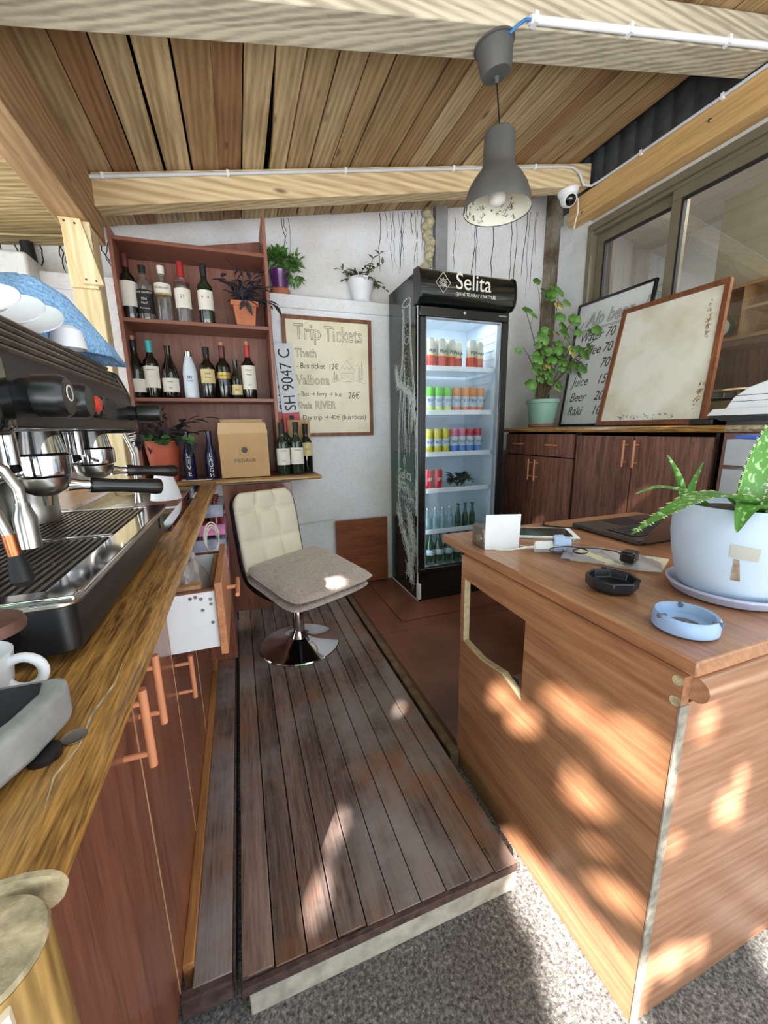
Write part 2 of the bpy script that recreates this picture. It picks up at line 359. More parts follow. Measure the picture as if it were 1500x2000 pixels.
        if bev:
            q = o.modifiers.new('b', 'BEVEL'); q.width = bev; q.segments = seg; q.limit_method = 'ANGLE'; q.angle_limit = R(40); q.harden_normals = False
        return o
def tag(o, label, cat, group=None, kind=None):
    if label: o['label'] = label
    if cat: o['category'] = cat
    if group: o['group'] = group
    if kind: o['kind'] = kind
    return o
def thing(name, label, cat, loc, group=None):
    o = bpy.data.objects.new(name, None); o.location = loc; COL.objects.link(o); o.empty_display_size = .05
    return tag(o, label, cat, group)
def struct(o): o['kind'] = 'structure'; return o
def copy_tree(o, parent=None):
    c = o.copy(); COL.objects.link(c); c.parent = parent
    for ch in list(o.children): copy_tree(ch, c)
    return c
def box(name, mt, x0, x1, y0, y1, z0, z1, parent=None, bev=.002, loc=None):
    return MB().box(x0, x1, y0, y1, z0, z1).build(name, mt, parent, loc, bev)
FRONT = Matrix(((1, 0, 0), (0, 0, -1), (0, 1, 0)))       # reads facing -Y
LEFTF = Matrix(((0, 0, -1), (-1, 0, 0), (0, 1, 0)))      # reads facing -X
TOPF = Matrix(((1, 0, 0), (0, 1, 0), (0, 0, 1)))
def text(s, size, mt, parent, pos, rot=FRONT, outline=0, ext=.0004, name='lettering', align='LEFT', shear=0, sx=1., space=1.):
    cu = bpy.data.curves.new('t', 'FONT'); cu.body = s; cu.size = size; cu.align_x = align; cu.shear = shear; cu.space_character = space
    if outline: cu.fill_mode = 'NONE'; cu.bevel_depth = outline; cu.bevel_resolution = 0; cu.resolution_u = 3
    else: cu.extrude = ext; cu.resolution_u = 4
    t = bpy.data.objects.new('t', cu); COL.objects.link(t); dg = bpy.context.evaluated_depsgraph_get(); dg.update()
    me = bpy.data.meshes.new_from_object(t.evaluated_get(dg)); bpy.data.objects.remove(t); bpy.data.curves.remove(cu)
    r = parent
    while r.parent: r = r.parent
    X = Matrix.Translation(Vector(pos) - Vector(r.get('_o', r.location))) @ rot.to_4x4() @ Matrix.Diagonal((sx, 1, 1, 1))
    me.transform(X); me.materials.clear(); me.materials.append(mt)
    o = bpy.data.objects.new(name, me); COL.objects.link(o); o.parent = parent
    return o
def strokes(lines, r, mt, parent, f, name='drawing', n=4):
    mb = MB()
    for l in lines: mb.tube([f(*p) for p in l], r, n)
    return mb.build(name, mt, parent)
ORD = ['leftmost', 'second from left', 'third from left', 'fourth from left', 'fifth from left', 'sixth from left', 'seventh from left', 'eighth from left', 'ninth from left']

# ================================================================== STRUCTURE
box('floor', M_conc, -7, 6, -1.3, 3, -.1, 0, bev=0)['kind'] = 'structure'
box('floor_bounce', plain('pale bounce ground', 'd6dadf', .8, vary=.06, scale=3), -9, 9, -10, -1.3, -.1, 0.0, bev=0)['kind'] = 'structure'  # unseen pale ground added behind the camera to bounce sun onto the ceiling
o = box('wall_back', M_wall, -3.2, 2.35, 2.75, 2.9, 0, 3.4, bev=0); struct(o)
mb = MB()   # thicker lower wall whose top makes a ledge
mb.prism([(-.86, 0), (1.03, 0), (1.03, 1.945)] + [(1.03 - .06 * i, 1.945 + .004 * math.sin(i * 1.7) + .003 * math.sin(i * 4.1)) for i in range(1, 31)] + [(-.86, 1.945)], lambda a, b, t: (a, 2.62 + .131 * t, b))
struct(mb.build('wall_lower', M_wall, bev=.006))
o = box('trim_ledge', M_wall, -.86, 1.035, 2.605, 2.62, 1.87, 1.947, bev=.006); struct(o)
o = box('wall_pilaster', M_pilaster, -1.6, -.86, 2.5, 2.75, 0, 1.99, bev=.012); struct(o)
o = box('trim_post', plain('grey board', '8f9092', .7, vary=.15), 1.38, 1.47, 2.70, 2.75, 1.2, 2.75, bev=.004); struct(o)
# right wall below and beside the window, mouldy corner, white pilaster
XW = 2.35
o = box('wall_right', M_wall, XW, XW + .14, -1.2, 2.60, 0, 1.17, bev=0); struct(o)
o = box('wall_corner', M_stone, XW - .02, XW + .14, 2.57, 2.75, 0, 2.9, bev=.004); struct(o)
o = box('trim_pilaster', M_pilaster, XW - .04, XW + .14, 2.30, 2.57, 0, 2.55, bev=.01); struct(o)
o = box('wall_above_window', M_pilaster, XW - .015, XW + .14, -1.2, 2.57, 2.44, 3.2, bev=.004); struct(o)
mb = MB()
for i in range(34):
    y = -1.1 + i * .108; mb.prism([(y, 0), (y + .02, -.012), (y + .07, -.012), (y + .09, 0), (y + .108, 0), (y + .108, .006), (y, .006)], lambda a, b, t: (XW - .022 + b, a, 2.62 + .5 * t))
struct(mb.build('trim_dark_cladding', plain('dark ribbed cladding', '4c4e50', .7, vary=.25, scale=20)))
# window: bronze aluminium frame, sliding sashes
mb = MB()
mb.box(XW - .05, XW + .03, -1.2, 2.30, 2.40, 2.44).box(XW - .05, XW + .03, 2.265, 2.30, 1.205, 2.40).box(XW - .05, XW + .03, -1.2, 2.30, 1.17, 1.205)
mb.box(XW - .035, XW + .02, -1.2, 2.265, 2.375, 2.40)
w1 = struct(mb.build('window_1', M_alu, bev=.003))
def sash(y0, y1, x, nm):
    t = .055; mb = MB()
    mb.box(x, x + .025, y0, y1, 2.375 - t, 2.375).box(x, x + .025, y0, y1, 1.205, 1.205 + t).box(x, x + .025, y0, y0 + t, 1.205 + t, 2.375 - t).box(x, x + .025, y1 - t, y1, 1.205 + t, 2.375 - t)
    f = mb.build(nm, M_alu, w1, bev=.002)
    mb = MB(); e = .012; a, b, c, d = y0 + t, y1 - t, 1.205 + t, 2.375 - t
    mb.box(x - .001, x + .02, a, b, d - e, d).box(x - .001, x + .02, a, b, c, c + e).box(x - .001, x + .02, a, a + e, c + e, d - e).box(x - .001, x + .02, b - e, b, c + e, d - e)
    mb.build('rubber_seal', M_dark, f)
    box('pane', M_pane, x + .008, x + .012, a, b, c, d, f, 0)
sash(1.69, 2.262, XW, 'window_sash'); sash(.55, 1.75, XW - .032, 'window_sash'); sash(-1.1, .6, XW, 'window_sash')
# room behind the window
struct(box('wall_interior', M_wallin, 4.4, 4.5, -1.5, 3.6, 0, 3.1, bev=0)); struct(box('wall_interior_end', M_wallin, 2.49, 4.4, 3.5, 3.6, 0, 3.1, bev=0))
struct(box('floor_interior', M_ply, 2.49, 4.4, -1.5, 3.5, -.05, 0.01, bev=0)); struct(box('ceiling_interior', M_wallin, 2.49, 4.5, -1.5, 3.6, 3.0, 3.1, bev=0))
struct(box('wall_interior_near', M_wallin, 2.49, 4.4, -1.6, -1.5, 0, 3.1, bev=0))
al = bpy.data.lights.new('interior_fill_light', 'AREA'); al.energy = 60; al.size = .8; al.color = (1, .96, .9)  # fill light added to brighten the room behind the window, no fixture
ao = bpy.data.objects.new('interior_fill_light', al); ao.location = (3.2, .6, 2.97); COL.objects.link(ao)
# concrete-coloured extension of outdoors is the floor itself

# ---- roof
AL = math.atan(.19); CA, SA = math.cos(AL), math.sin(AL); X0, Z0 = -.5, 2.245
def roofp(x, y, t): return Vector((x - SA * t, y, Z0 + .19 * (x - X0) + CA * t))
mb = MB(); x = -.62; k = 0
while x < 2.12:
    wd = random.uniform(.098, .118); x1 = x + wd; g = .0022 if random.random() < .6 else .004
    sk = random.uniform(-.006, .006); dz = random.uniform(0, .004)
    a, b = x + g, x1 - g
    poly = [(a, .25), (b, .25), (b + sk, 2.74), (a + sk, 2.74)]
    if abs((x + x1) / 2 - .245) < .056:   # board with the broken split edge
        poly = [(a, .25), (b, .25), (b + sk, 2.74), (a + sk, 2.74), (a + sk, 2.36), (a + .024, 2.34), (a + .026, 2.15), (a + .02, 1.98), (a + .01, 1.8), (a, 1.62)]
    mb.prism(poly, lambda u, v, t, dz=dz: roofp(u, v, dz + .018 * t)); x = x1 + sk * .2
struct(mb.build('ceiling', M_ceil, bev=.0015, seg=1))
mb = MB(); n = 150
def rf(u, v):
    X = -1.7 + 4.3 * u; return roofp(X, .1 + 2.75 * v, .085 + .012 * math.sin(u * n * 1.0))
mb.grid(300, 1, rf); struct(mb.build('roof_sheet', M_grunge, solid=.002))
# crosswise low boards left of the long beam
mb = MB()
for i in range(13):
    y = 1.25 + i * .115; mb.prism([(-1.75, y), (-.625, y + .006), (-.625, y + .112), (-1.75, y + .108)], lambda u, v, t, i=i: Vector((u, v, 2.135 + .1 * (u + .6) + .003 * (i % 3) + .018 * t)))
t = mb.build('ceiling_side', wood('ceiling boards crosswise', 'a08a5c', 'd8c596', 'x', .75, .8, isl=.2, figure=.3, knots=True), bev=.001); struct(t)

def nails(pts, par, f, r=.004):
    for p in pts: MB().lathe([(0, -.001), (r, -.001), (r, .001), (0, .0015)], p, 8, f).build('nail', M_nail, par)
# near and far cross beams, resting between the long side beams
def crossbeam(x0, x1, y0, y1, zb, h, mt, label):
    mb = MB(); f = lambda x, y, z: (x, y, zb + .19 * (x - X0) + z)
    mb.hexa([f(x0, y0, 0), f(x1, y0, 0), f(x1, y1, 0), f(x0, y1, 0), f(x0, y0, h), f(x1, y0, h), f(x1, y1, h), f(x0, y1, h)])
    o = mb.build('roof_beam', mt, None, ((x0 + x1) / 2, (y0 + y1) / 2, zb + .19 * ((x0 + x1) / 2 - X0)), bev=.005)
    return tag(o, label, 'beam', 'timber roof beams')
crossbeam(-.75, 2.24, 1.30, 1.43, 2.118, .125, M_beamg, 'thick pale sawn cross beam near the camera, carrying the pendant lamp')
crossbeam(-.5, 2.24, 2.25, 2.345, 2.115, .128, M_beam, 'slimmer cross beam above the bookcase and fridge with a conduit along it')
o = MB().box(-.62, -.5, .25, 2.36, 2.0, 2.115).box(-.612, -.5, .25, 2.36, 2.115, 2.24).build('roof_beam', M_beamy, None, (-.56, 1.3, 2.0), bev=.004)
tag(o, 'brown timber beam running front to back above the coffee machine', 'beam', 'timber roof beams')
o = box('roof_beam', M_purlin, 2.24, 2.335, -.6, 2.42, 2.475, 2.62, None, .004, (2.29, 1, 2.475))
tag(o, 'honey coloured wall beam fixed above the window', 'beam', 'timber roof beams')
for y, z in ((1.55, 2.56), (2.30, 2.51), (1.2, 2.57)):
    MB().lathe([(0, -.006), (.006, -.006), (.009, 0), (0, 0)], (2.24, y, z), 10, 'x').build('bolt', M_dullsteel, o)
# post with nailed brace
P = thing('timber_post', 'pale timber post beside the bookcase, holding up the brown beam', 'post', (-.54, 2.2, .8905))
box('post', M_post, -.6, -.5, 2.15, 2.245, .8905, 1.995, P, .004)
mb = MB(); mb.prism([(-.6, 2.0), (-.525, 2.0), (-.475, 1.76), (-.55, 1.76)], lambda a, b, t: (a, 2.105 + .025 * t, b)); g = mb.build('brace_board', M_post, P, bev=.002)
mb = MB(); mb.box(-.60, -.5, 2.13, 2.15, 1.75, 2.0).build('packing_block', M_post, P)
nails([(-.58, 2.104, 1.985), (-.545, 2.104, 1.98), (-.535, 2.104, 1.775), (-.5, 2.104, 1.772)], g, 'y')

# dark drips of tar at the top of the back wall: real run marks
def drips(name, xs, ztop, y, seed, zf=None, parent=None, lo=.06, hi=.3, r=.0022):
    rd = random.Random(seed); mb = MB()
    for x in xs:
        L = rd.uniform(lo, hi); n = 7; pts = []; xx = x
        zt = zf(x) if zf else ztop
        for i in range(n + 1): pts.append((xx, y, zt - L * i / n)); xx += rd.uniform(-.011, .011)
        mb.tube(pts, [r * rd.uniform(.7, 1.3)] * n + [r * .3], 4)
    o = mb.build(name, M_ink, parent); o['kind'] = 'structure'; return o
rd = random.Random(3)
zf = lambda x: Z0 + .19 * (x - X0) - .0
drips('trim_tar_runs', [-1.12 + .042 * i + rd.uniform(-.01, .01) for i in range(15)], 0, 2.75, 5, lambda x: 2.16 + .0 * x, lo=.08, hi=.2, r=.003)
drips('trim_tar_runs', [1.0 + .03 * i + rd.uniform(-.01, .01) for i in range(12)] + [.36, .37, .40], 0, 2.75, 6, zf, lo=.1, hi=.42, r=.0022)
drips('trim_tar_runs', [1.55, 1.72, 1.74, 1.86, 2.02, 2.06, 2.16, 2.19, 2.24, 2.26], 0, 2.75, 8, lambda x: zf(x) - .05, lo=.25, hi=.62, r=.0025)
# foam blob and black pipe
mb = MB()
for i in range(26):
    c = (1.325 + rd.uniform(-.03, .03), 2.72, 2.56 - .017 * i * 1.3 + rd.uniform(-.01, .01)); r = rd.uniform(.018, .036); mb.lathe([(0, -r), (r * .7, -r * .7), (r, 0), (r * .7, r * .7), (0, r)], c, 9)
tag(mb.build('expanding_foam', M_foam, None, (1.325, 2.72, 2.3)), 'yellowed lump of expanding foam in the wall joint above the fridge', 'foam')
tag(MB().tube([(-.93, 2.71, 2.2), (-.915, 2.71, 1.99)], .028, 12).build('drain_pipe', M_ink, None, (-.93, 2.71, 1.99)), 'short black pipe standing on the wall pilaster at far left', 'pipe')

# ---- raised decks
mb = MB(); x = -.088; i = 0
while x < .555:
    wd = .0655; sk = 0
    mb.box(x + .0012, x + wd - .0016, .645 + .02 * (x + .09) * -1 + random.uniform(-.003, .003), 2.42, .06 + random.uniform(0, .003), .08); x += wd; i += 1
D = thing('wooden_deck', 'worn dark plank deck on the floor between counter and desk', 'deck', (.24, 1.5, 0))
mb.build('planks', M_deck, D, bev=.0015, seg=1)
box('front_joist', M_whiteboard, -.075, .565, .628, .655, .0, .062, D, .003)
box('edge_strip', M_deckedge, -.088, .565, .627, .640, .058, .079, D, .002)
MB().box(-.08, -.04, .66, 2.4, 0, .06).box(.2, .25, .66, 2.4, 0, .06).box(.5, .55, .66, 2.4, 0, .06).build('joists', M_deckedge, D)
D2 = thing('deck_strip', 'narrow strip of deck boards along the foot of the left cabinets', 'deck', (-.15, 1.4, 0))
MB().box(-.178, -.105, .665, 2.3, .058, .08).build('plank', M_deck, D2, bev=.002)
box('kick_board', M_orangewood, -.2, -.178, .70, 2.3, .03, .092, D2, .002)
box('rotten_end', M_deckedge, -.2, -.105, .650, .672, .03, .078, D2, .004)
box('side_strip', M_deckedge, -.104, -.099, .665, 2.3, .02, .081, D2, .001)
# brown plywood floor sheets on the right with a timber rail
F2 = thing('plywood_floor', 'brown plywood sheets on the floor under the fridge and desk', 'floor panel', (1.4, 1.9, 0))
box('sheet', M_ply, .64, 2.3, 1.02, 1.86, .02, .05, F2, .002); box('sheet', M_ply, .64, 2.3, 1.864, 2.6, .02, .05, F2, .002); box('sheet', M_ply, .8, 1.75, 1.95, 2.6, .05, .06, F2, .002)
tag(box('floor_rail', plain('dirty timber rail', '6e5844', .8, vary=.4, scale=25), .585, .618, 1.0, 2.55, 0, .068, None, .004, (.6, 1.8, 0)), 'dirty timber rail between the plank deck and the plywood floor', 'rail')
tag(box('floor_rail', plain('brown timber rail', '5c3c2a', .7, vary=.3, scale=25), .62, .636, 1.02, 2.55, 0, .056, None, .002, (.63, 1.8, 0)), 'thin brown batten at the edge of the plywood floor', 'rail')
tag(box('dark_mat', plain('green black mat', '26301f', .95, vary=.6, scale=60, bump=.6), -.17, .56, 2.425, 2.6, .0, .07, None, .01, (.2, 2.5, 0)), 'mossy dark strip of ground behind the deck under the back shelf', 'mat')
tag(box('leaning_panel', wood('leaning panel veneer', '6a3820', '95583a', 'x', .35, 1.5), .575, .95, 2.575, 2.6, .07, .535, None, .002, (.75, 2.58, .07)), 'low brown veneer panel standing against the wall left of the fridge', 'panel')
o = MB().tube([(.30, 2.61, .53), (.575, 2.61, .545)], .004, 6).build('wall_cable', M_conduit, None, (.4, 2.61, .54)); tag(o, 'thin white cable along the wall behind the chair', 'cable')

# ================================================================== FURNITURE
# ---- back ledge (worktop) on the back wall
B = thing('back_worktop', 'brown worktop shelf under the bookcase with a rounded golden oak edge', 'worktop', (0, 2.3, .87))
box('top_board', M_case, -.86, .415, 2.275, 2.618, .872, .9, B, .002)
MB().hexa([(-.86, 2.25, .874), (.435, 2.25, .874), (.415, 2.276, .872), (-.86, 2.276, .872), (-.86, 2.25, .896), (.435, 2.25, .896), (.415, 2.276, .9), (-.86, 2.276, .9)]).box(.414, .435, 2.27, 2.60, .874, .896).build('edge_trim', M_oakx, B, bev=.008)
o = MB().box(-.105, .265, 2.30, 2.318, .12, .862).build('panel_board', M_cab, None, (.08, 2.31, .12), .002)
tag(o, 'tall dark brown veneer panel under the back worktop, behind the cream chair', 'panel')
# ---- bookcase
K = thing('bookcase', 'brown wall bookcase full of bottles with a slanted top shelf', 'bookcase', (-.13, 2.5, .9))
def side(x0, x1, zt): return box('side_panel', M_case, x0, x1, 2.36, 2.6, .9, zt, K, .002)
side(-.492, -.474, 2.085); side(.206, .224, 2.225)
MB().prism([(-.474, .9), (.206, .9), (.206, 2.20), (-.474, 2.075)], lambda a, b, t: (a, 2.595 + .012 * t, b)).build('back_panel', M_case, K)
for z in (1.325, 1.70, 2.055): box('shelf', M_caseshelf, -.474, .206, 2.365, 2.594, z - .018, z, K, .0015)
# ---- left counter
CT = thing('counter_top', 'long golden oak worktop with a bullnose edge carrying the coffee machine', 'worktop', (-.4, 1.2, .86))
mb = MB(); mb.box(-.19, -.148, .25, 2.248, .862, .89).box(-.8, -.56, .25, 2.248, .862, .89).box(-.56, -.19, .25, 1.16, .862, .89).box(-.56, -.19, 2.10, 2.248, .862, .89)
mb.build('board', M_oak, CT)
mb = MB(); mb.prism([(-.15, .862), (-.136, .864), (-.128, .87), (-.1255, .876), (-.128, .883), (-.136, .8885), (-.15, .89)], lambda a, b, t: (a, .25 + 1.998 * t, b)).build('bullnose_edge', M_oak, CT)
MB().prism([(-.165, .860), (-.145, .8604), (-.136, .8622), (-.130, .8652), (-.1262, .869), (-.1246, .8725), (-.1241, .876), (-.1250, .880), (-.127, .884), (-.131, .8875), (-.137, .8898), (-.145, .8912), (-.165, .8915)], lambda a, b, t: (a, .2485 + .004 * t, b)).build('end_grain', M_endgrain, CT)
mb = MB()   # crack with filler
mb.tube([(-.152, .30, .8897), (-.157, .33, .8897), (-.150, .36, .8897), (-.153, .40, .8897), (-.146, .45, .8897), (-.149, .50, .8897)], [.0004, .0012, .0008, .0018, .001, .0003], 5).build('filled_crack', M_endgrain, CT)
P = thing('log_post', 'varnished half-log post at the near end of the counter', 'post', (-.17, .215, 0))
A3 = (Vector((1, 0, 0)), Vector((0, 1, 0)), Vector((0, 0, 1)))
MB().lathe([(0, 0), (.033, 0), (.032, .3), (.033, .6), (.0315, .882), (0, .882)], (-.152, .2155, 0), 28).build('log', M_oakz, P)
MB().lathe([(0, .8822), (.031, .8822), (.0300, .8855), (0, .887)], (-.152, .2155, 0), 28).build('cut_end', M_endgrain, P)
MB().tube([(-0.131, .191, .878), (-0.130, .190, .6), (-0.132, .190, .3), (-0.130, .190, .05)], [.004, .006, .005, .007], 6).build('pale_streak', plain('pale streak wood', 'e2d2b8', .7, vary=.2), P)  # paler streak down the near side of the log

def bar_handle(parent, x, y, z0, z1, dx=-1, r=.0062, out=.036):
    """vertical bar handle standing off a face at x; dx = direction it sticks out"""
    mb = MB(); xb = x + dx * out
    mb.tube([(xb, y, z0), (xb, y, z1)], r, 12); L = z1 - z0
    for z in (z0 + L * .17, z1 - L * .17): mb.tube([(x, y, z), (xb, y, z)], r * .72, 10)
    return mb.build('handle', M_handle, parent)
XD = -.2
# cabinet: two doors
def seam_edge(parent, y, z0, z1): box('edge_band', plain('pale edge band', 'c0946c', .6) if 'pale edge band' not in _m else _m['pale edge band'], XD - .001, XD + .0008, y - .0018, y + .0018, z0, z1, parent, 0)
G1 = thing('base_cabinet', 'two-door brown cabinet under the near end of the counter', 'cabinet', (-.45, .68, 0), 'brown cabinets under the counter')
MB().box(-.78, XD - .02, .36, .375, .06, .86).box(-.78, XD - .02, .985, 1.0, .06, .86).box(-.78, -.76, .375, .985, .06, .86).box(-.76, XD - .02, .375, .985, .06, .08).build('body', M_cab, G1)
for y0, y1, hy in ((.36, .668, .60), (.672, .998, .735)):
    d = box('door', M_cab, XD - .018, XD, y0, y1, .075, .855, G1, .0012); h = bar_handle(d, XD, hy - .0 if hy < .66 else .695, .655, .785, 1)
    seam_edge(d, y1 if hy < .66 else y1, .076, .854)
G2 = thing('base_cabinet', 'brown cabinet with a white-sided drawer pulled open over its door', 'cabinet', (-.45, 1.19, 0), 'brown cabinets under the counter')
MB().box(-.78, XD - .02, 1.002, 1.015, .06, .86).box(-.78, XD - .02, 1.365, 1.38, .06, .86).box(-.78, -.76, 1.015, 1.365, .06, .86).box(-.76, XD - .02, 1.015, 1.365, .06, .08).box(-.78, XD - .02, 1.015, 1.365, .585, .6).build('body', M_cab, G2)
d = box('door', M_cab, XD - .018, XD, 1.003, 1.378, .075, .595, G2, .0012); bar_handle(d, XD, 1.03, .47, .595 - .005, 1); seam_edge(d, 1.378, .076, .59)
W = plain('white melamine', 'dfe2e4', .4, vary=.04)
dr = box('drawer_front', wood('drawer front veneer', '9a5c38', 'c58a5e', 'y', .4, 1.3), -.088, -.070, 1.0, 1.372, .592, .785, G2, .002)
MB().tube([(-.07, 1.186, .70), (-.04, 1.186, .70)], .006, 10).tube([(-.04, 1.12, .70), (-.04, 1.25, .70)], .006, 10).build('handle', M_handle, dr)
mb = MB(); mb.box(-.52, -.088, 1.012, 1.026, .61, .762).box(-.52, -.088, 1.345, 1.359, .61, .762).box(-.52, -.506, 1.026, 1.345, .61, .762).box(-.506, -.088, 1.026, 1.345, .61, .618)
db = mb.build('drawer_box', W, G2, bev=.001)
MB().box(-.52, -.088, 1.011, 1.027, .762, .766).box(-.52, -.088, 1.344, 1.36, .762, .766).build('top_edge', M_cab, db)
mb = MB()
for x, z in ((-.145, .750), (-.133, .752), (-.121, .746), (-.1, .742), (-.1, .729), (-.12, .716), (-.1, .68)): mb.lathe([(0, -.001), (.0042, -.001), (.0035, .0), (0, 0)], (x, 1.011, z), 10, 'y')
mb.build('screw', M_dullsteel, db)
G3 = thing('base_cabinet', 'narrow brown cabinet end beyond the open drawer', 'cabinet', (-.45, 1.55, 0), 'brown cabinets under the counter')
MB().box(-.78, XD - .02, 1.382, 1.395, .06, .86).box(-.78, XD - .02, 1.76, 1.775, .06, .86).box(-.78, -.76, 1.395, 1.76, .06, .86).box(-.76, XD - .02, 1.395, 1.76, .06, .08).build('body', M_cab, G3)
d = box('door', M_cab, XD - .018, XD, 1.382, 1.775, .075, .60, G3, .0012); seam_edge(d, 1.383, .076, .59)
# drawer contents
mb = MB(); rd = random.Random(11)
mb.grid(14, 14, lambda u, v: (-.235 + .135 * u, 1.04 + .17 * v, .65 + .19 * math.sin(math.pi * u) ** .5 * math.sin(math.pi * v) ** .5 + .012 * math.sin(u * 23 + v * 9) + .01 * math.sin(v * 31 - u * 13)))
tag(mb.build('plastic_bag', M_bag, None, (-.17, 1.12, .62)), 'crumpled translucent plastic bag lying in the open drawer', 'bag')
mb = MB(); mb.tube([(-.13, 1.22, .64), (-.1, 1.33, .76)], .008, 8); tag(mb.build('wooden_spoon', M_cork, None, (-.12, 1.25, .62)), 'short wooden stick standing in the open drawer', 'utensil')
tag(MB().box(-.21, -.12, 1.03, 1.09, .742, .772).build('bread_board', M_cork, None, (-.16, 1.06, .742), .01), 'brown cork block at the near side of the open drawer', 'block')
mb = MB(); c = Vector((-.115, 1.42, .8))
for k in range(3):
    pts = [(c.x + .022 * math.cos(a) * (1 - .12 * k), c.y + .02 * math.cos(a) + .004 * k, c.z + .05 * math.sin(a) - .01 * k) for a in [2 * math.pi * i / 24 for i in range(25)]]; mb.tube(pts, .0024, 6)
mb.tube([(-.115, 1.42, .75), (-.11, 1.42, .72)], .003, 6)
tag(mb.build('cable_loop', M_cable, None, (-.115, 1.42, .8)), 'looped white cable hanging under the counter edge', 'cable')
# shrink-wrapped water packs under the far end of the counter
mb0 = MB().box(-.36, -.09, 1.86, 2.15, .0815, .535).build('crate_stand', M_cab, None, (-.22, 2.0, .0815), .002); tag(mb0, 'brown box under the wrapped drink packs', 'box')
for k in range(2):
    z = .536 + .157 * k; T = thing('drink_pack', ('lower' if k == 0 else 'upper') + ' shrink-wrapped pack of dark drink bottles beyond the drawer', 'drink pack', (-.22, 2.0, z), 'shrink-wrapped drink packs')
    mb = MB()
    for i in range(4):
        for j in range(4): mb.lathe([(0, .002), (.028, .002), (.03, .02), (.03, .10), (.024, .125), (.012, .145), (.012, .155), (0, .155)], (-.315 + .062 * i, 1.9 + .062 * j, z), 12)
    mb.build('bottles', plain('cola bottles', '5a1c18', .15, vary=.5, scale=8), T)
    mb = MB().box(-.352, -.092, 1.862, 2.125, z + .004, z + .05); mb.build('pink_wrap', plain('pink printed film', 'c87aa4', .4, vary=.5, scale=18), T, .01)
    mb = MB().box(-.35, -.094, 1.864, 2.123, z + .085, z + .14); mb.build('silver_wrap', plain('grey printed film', '9aa0b4', .4, vary=.4, scale=22), T, .01)
    text('KINDA', .04, M_ink, T, (-.091, 1.9, z + .095), Matrix(((0, 0, 1), (1, 0, 0), (0, 1, 0))))
# sink
S = thing('sink', 'stainless steel sink with drainer set into the counter beyond the machine', 'sink', (-.38, 1.6, .8))
mb = MB(); z = .8905
mb.box(-.575, -.205, 1.145, 1.165, z, z + .004).box(-.575, -.205, 2.085, 2.115, z, z + .004).box(-.225, -.198, 1.145, 2.115, z, z + .004).box(-.575, -.55, 1.145, 2.115, z, z + .004).box(-.55, -.225, 1.5, 1.54, z, z + .004)
mb.build('rim', M_chrome, S, .003)
def basin(y0, y1, dpt):
    mb = MB(); rows = []
    for i, (ins, zz) in enumerate(((0, .8925), (.015, .88), (.03, .89 - dpt), (.07, .885 - dpt))):
        rows.append([mb.bm.verts.new(p) for p in ((-.55 + ins, y0 + ins, zz), (-.225 - ins, y0 + ins, zz), (-.225 - ins, y1 - ins, zz), (-.55 + ins, y1 - ins, zz))])
    for a, b in zip(rows, rows[1:]):
        for k in range(4): mb._f([a[k], a[(k + 1) % 4], b[(k + 1) % 4], b[k]])
    mb._f(rows[-1]); return mb.build('basin', M_steel, S)
basin(1.165, 1.5, .14); basin(1.54, 2.085, .02)
tag(MB().lathe([(0, 0), (.055, 0), (.05, .03), (.034, .085), (.03, .095), (0, .095)], (-.285, 1.72, .896), 20).build('white_bowl', M_white, None, (-.285, 1.72, .896)), 'upturned white cup-shaped bowl standing on the sink drainer', 'bowl')
T = thing('leaflet', 'printed leaflet lying on the worktop below the painted bottles', 'paper', (-.22, 2.33, .9)); MB().box(-.30, -.15, 2.28, 2.36, .9005, .902).build('sheet', M_white, T); MB().box(-.28, -.18, 2.295, 2.345, .902, .9025).build('picture', M_ink, T)
T = thing('cloth', 'white printed cloth lying behind the coffee machine drip tray', 'cloth', (-.5, 1.3, .895))
MB().grid(12, 10, lambda u, v: (-.70 + .42 * u, 1.19 + .28 * v, .905 + .012 * math.sin(u * 14) * math.cos(v * 9) + .01)).build('cloth_sheet', plain('printed cloth', 'c4ccd6', .8, vary=.5, scale=18), T, solid=.004)

# ================================================================== BOTTLES
BP = {
 'wine': ([(0, 0), (.034, 0), (.0375, .008), (.0375, .185), (.034, .205), (.018, .228), (.0145, .245), (.0142, .30), (.0155, .302), (.0155, .312), (.012, .313), (0, .313)]),
 'burg': ([(0, 0), (.036, 0), (.040, .008), (.040, .14), (.034, .175), (.020, .215), (.0145, .25), (.014, .29), (.0155, .292), (.0155, .302), (0, .302)]),
 'flat': ([(0, 0), (.036, 0), (.0385, .006), (.0385, .16), (.03, .19), (.016, .205), (.014, .235), (.016, .237), (.016, .255), (0, .256)]),
 'spirit': ([(0, 0), (.036, 0), (.038, .006), (.038, .17), (.034, .195), (.018, .215), (.015, .235), (.015, .262), (.016, .265), (.016, .285), (0, .286)]),
 'small': ([(0, 0), (.024, 0), (.027, .005), (.027, .1), (.022, .125), (.012, .155), (.0115, .2), (.0125, .205), (.0125, .212), (0, .213)]),
}
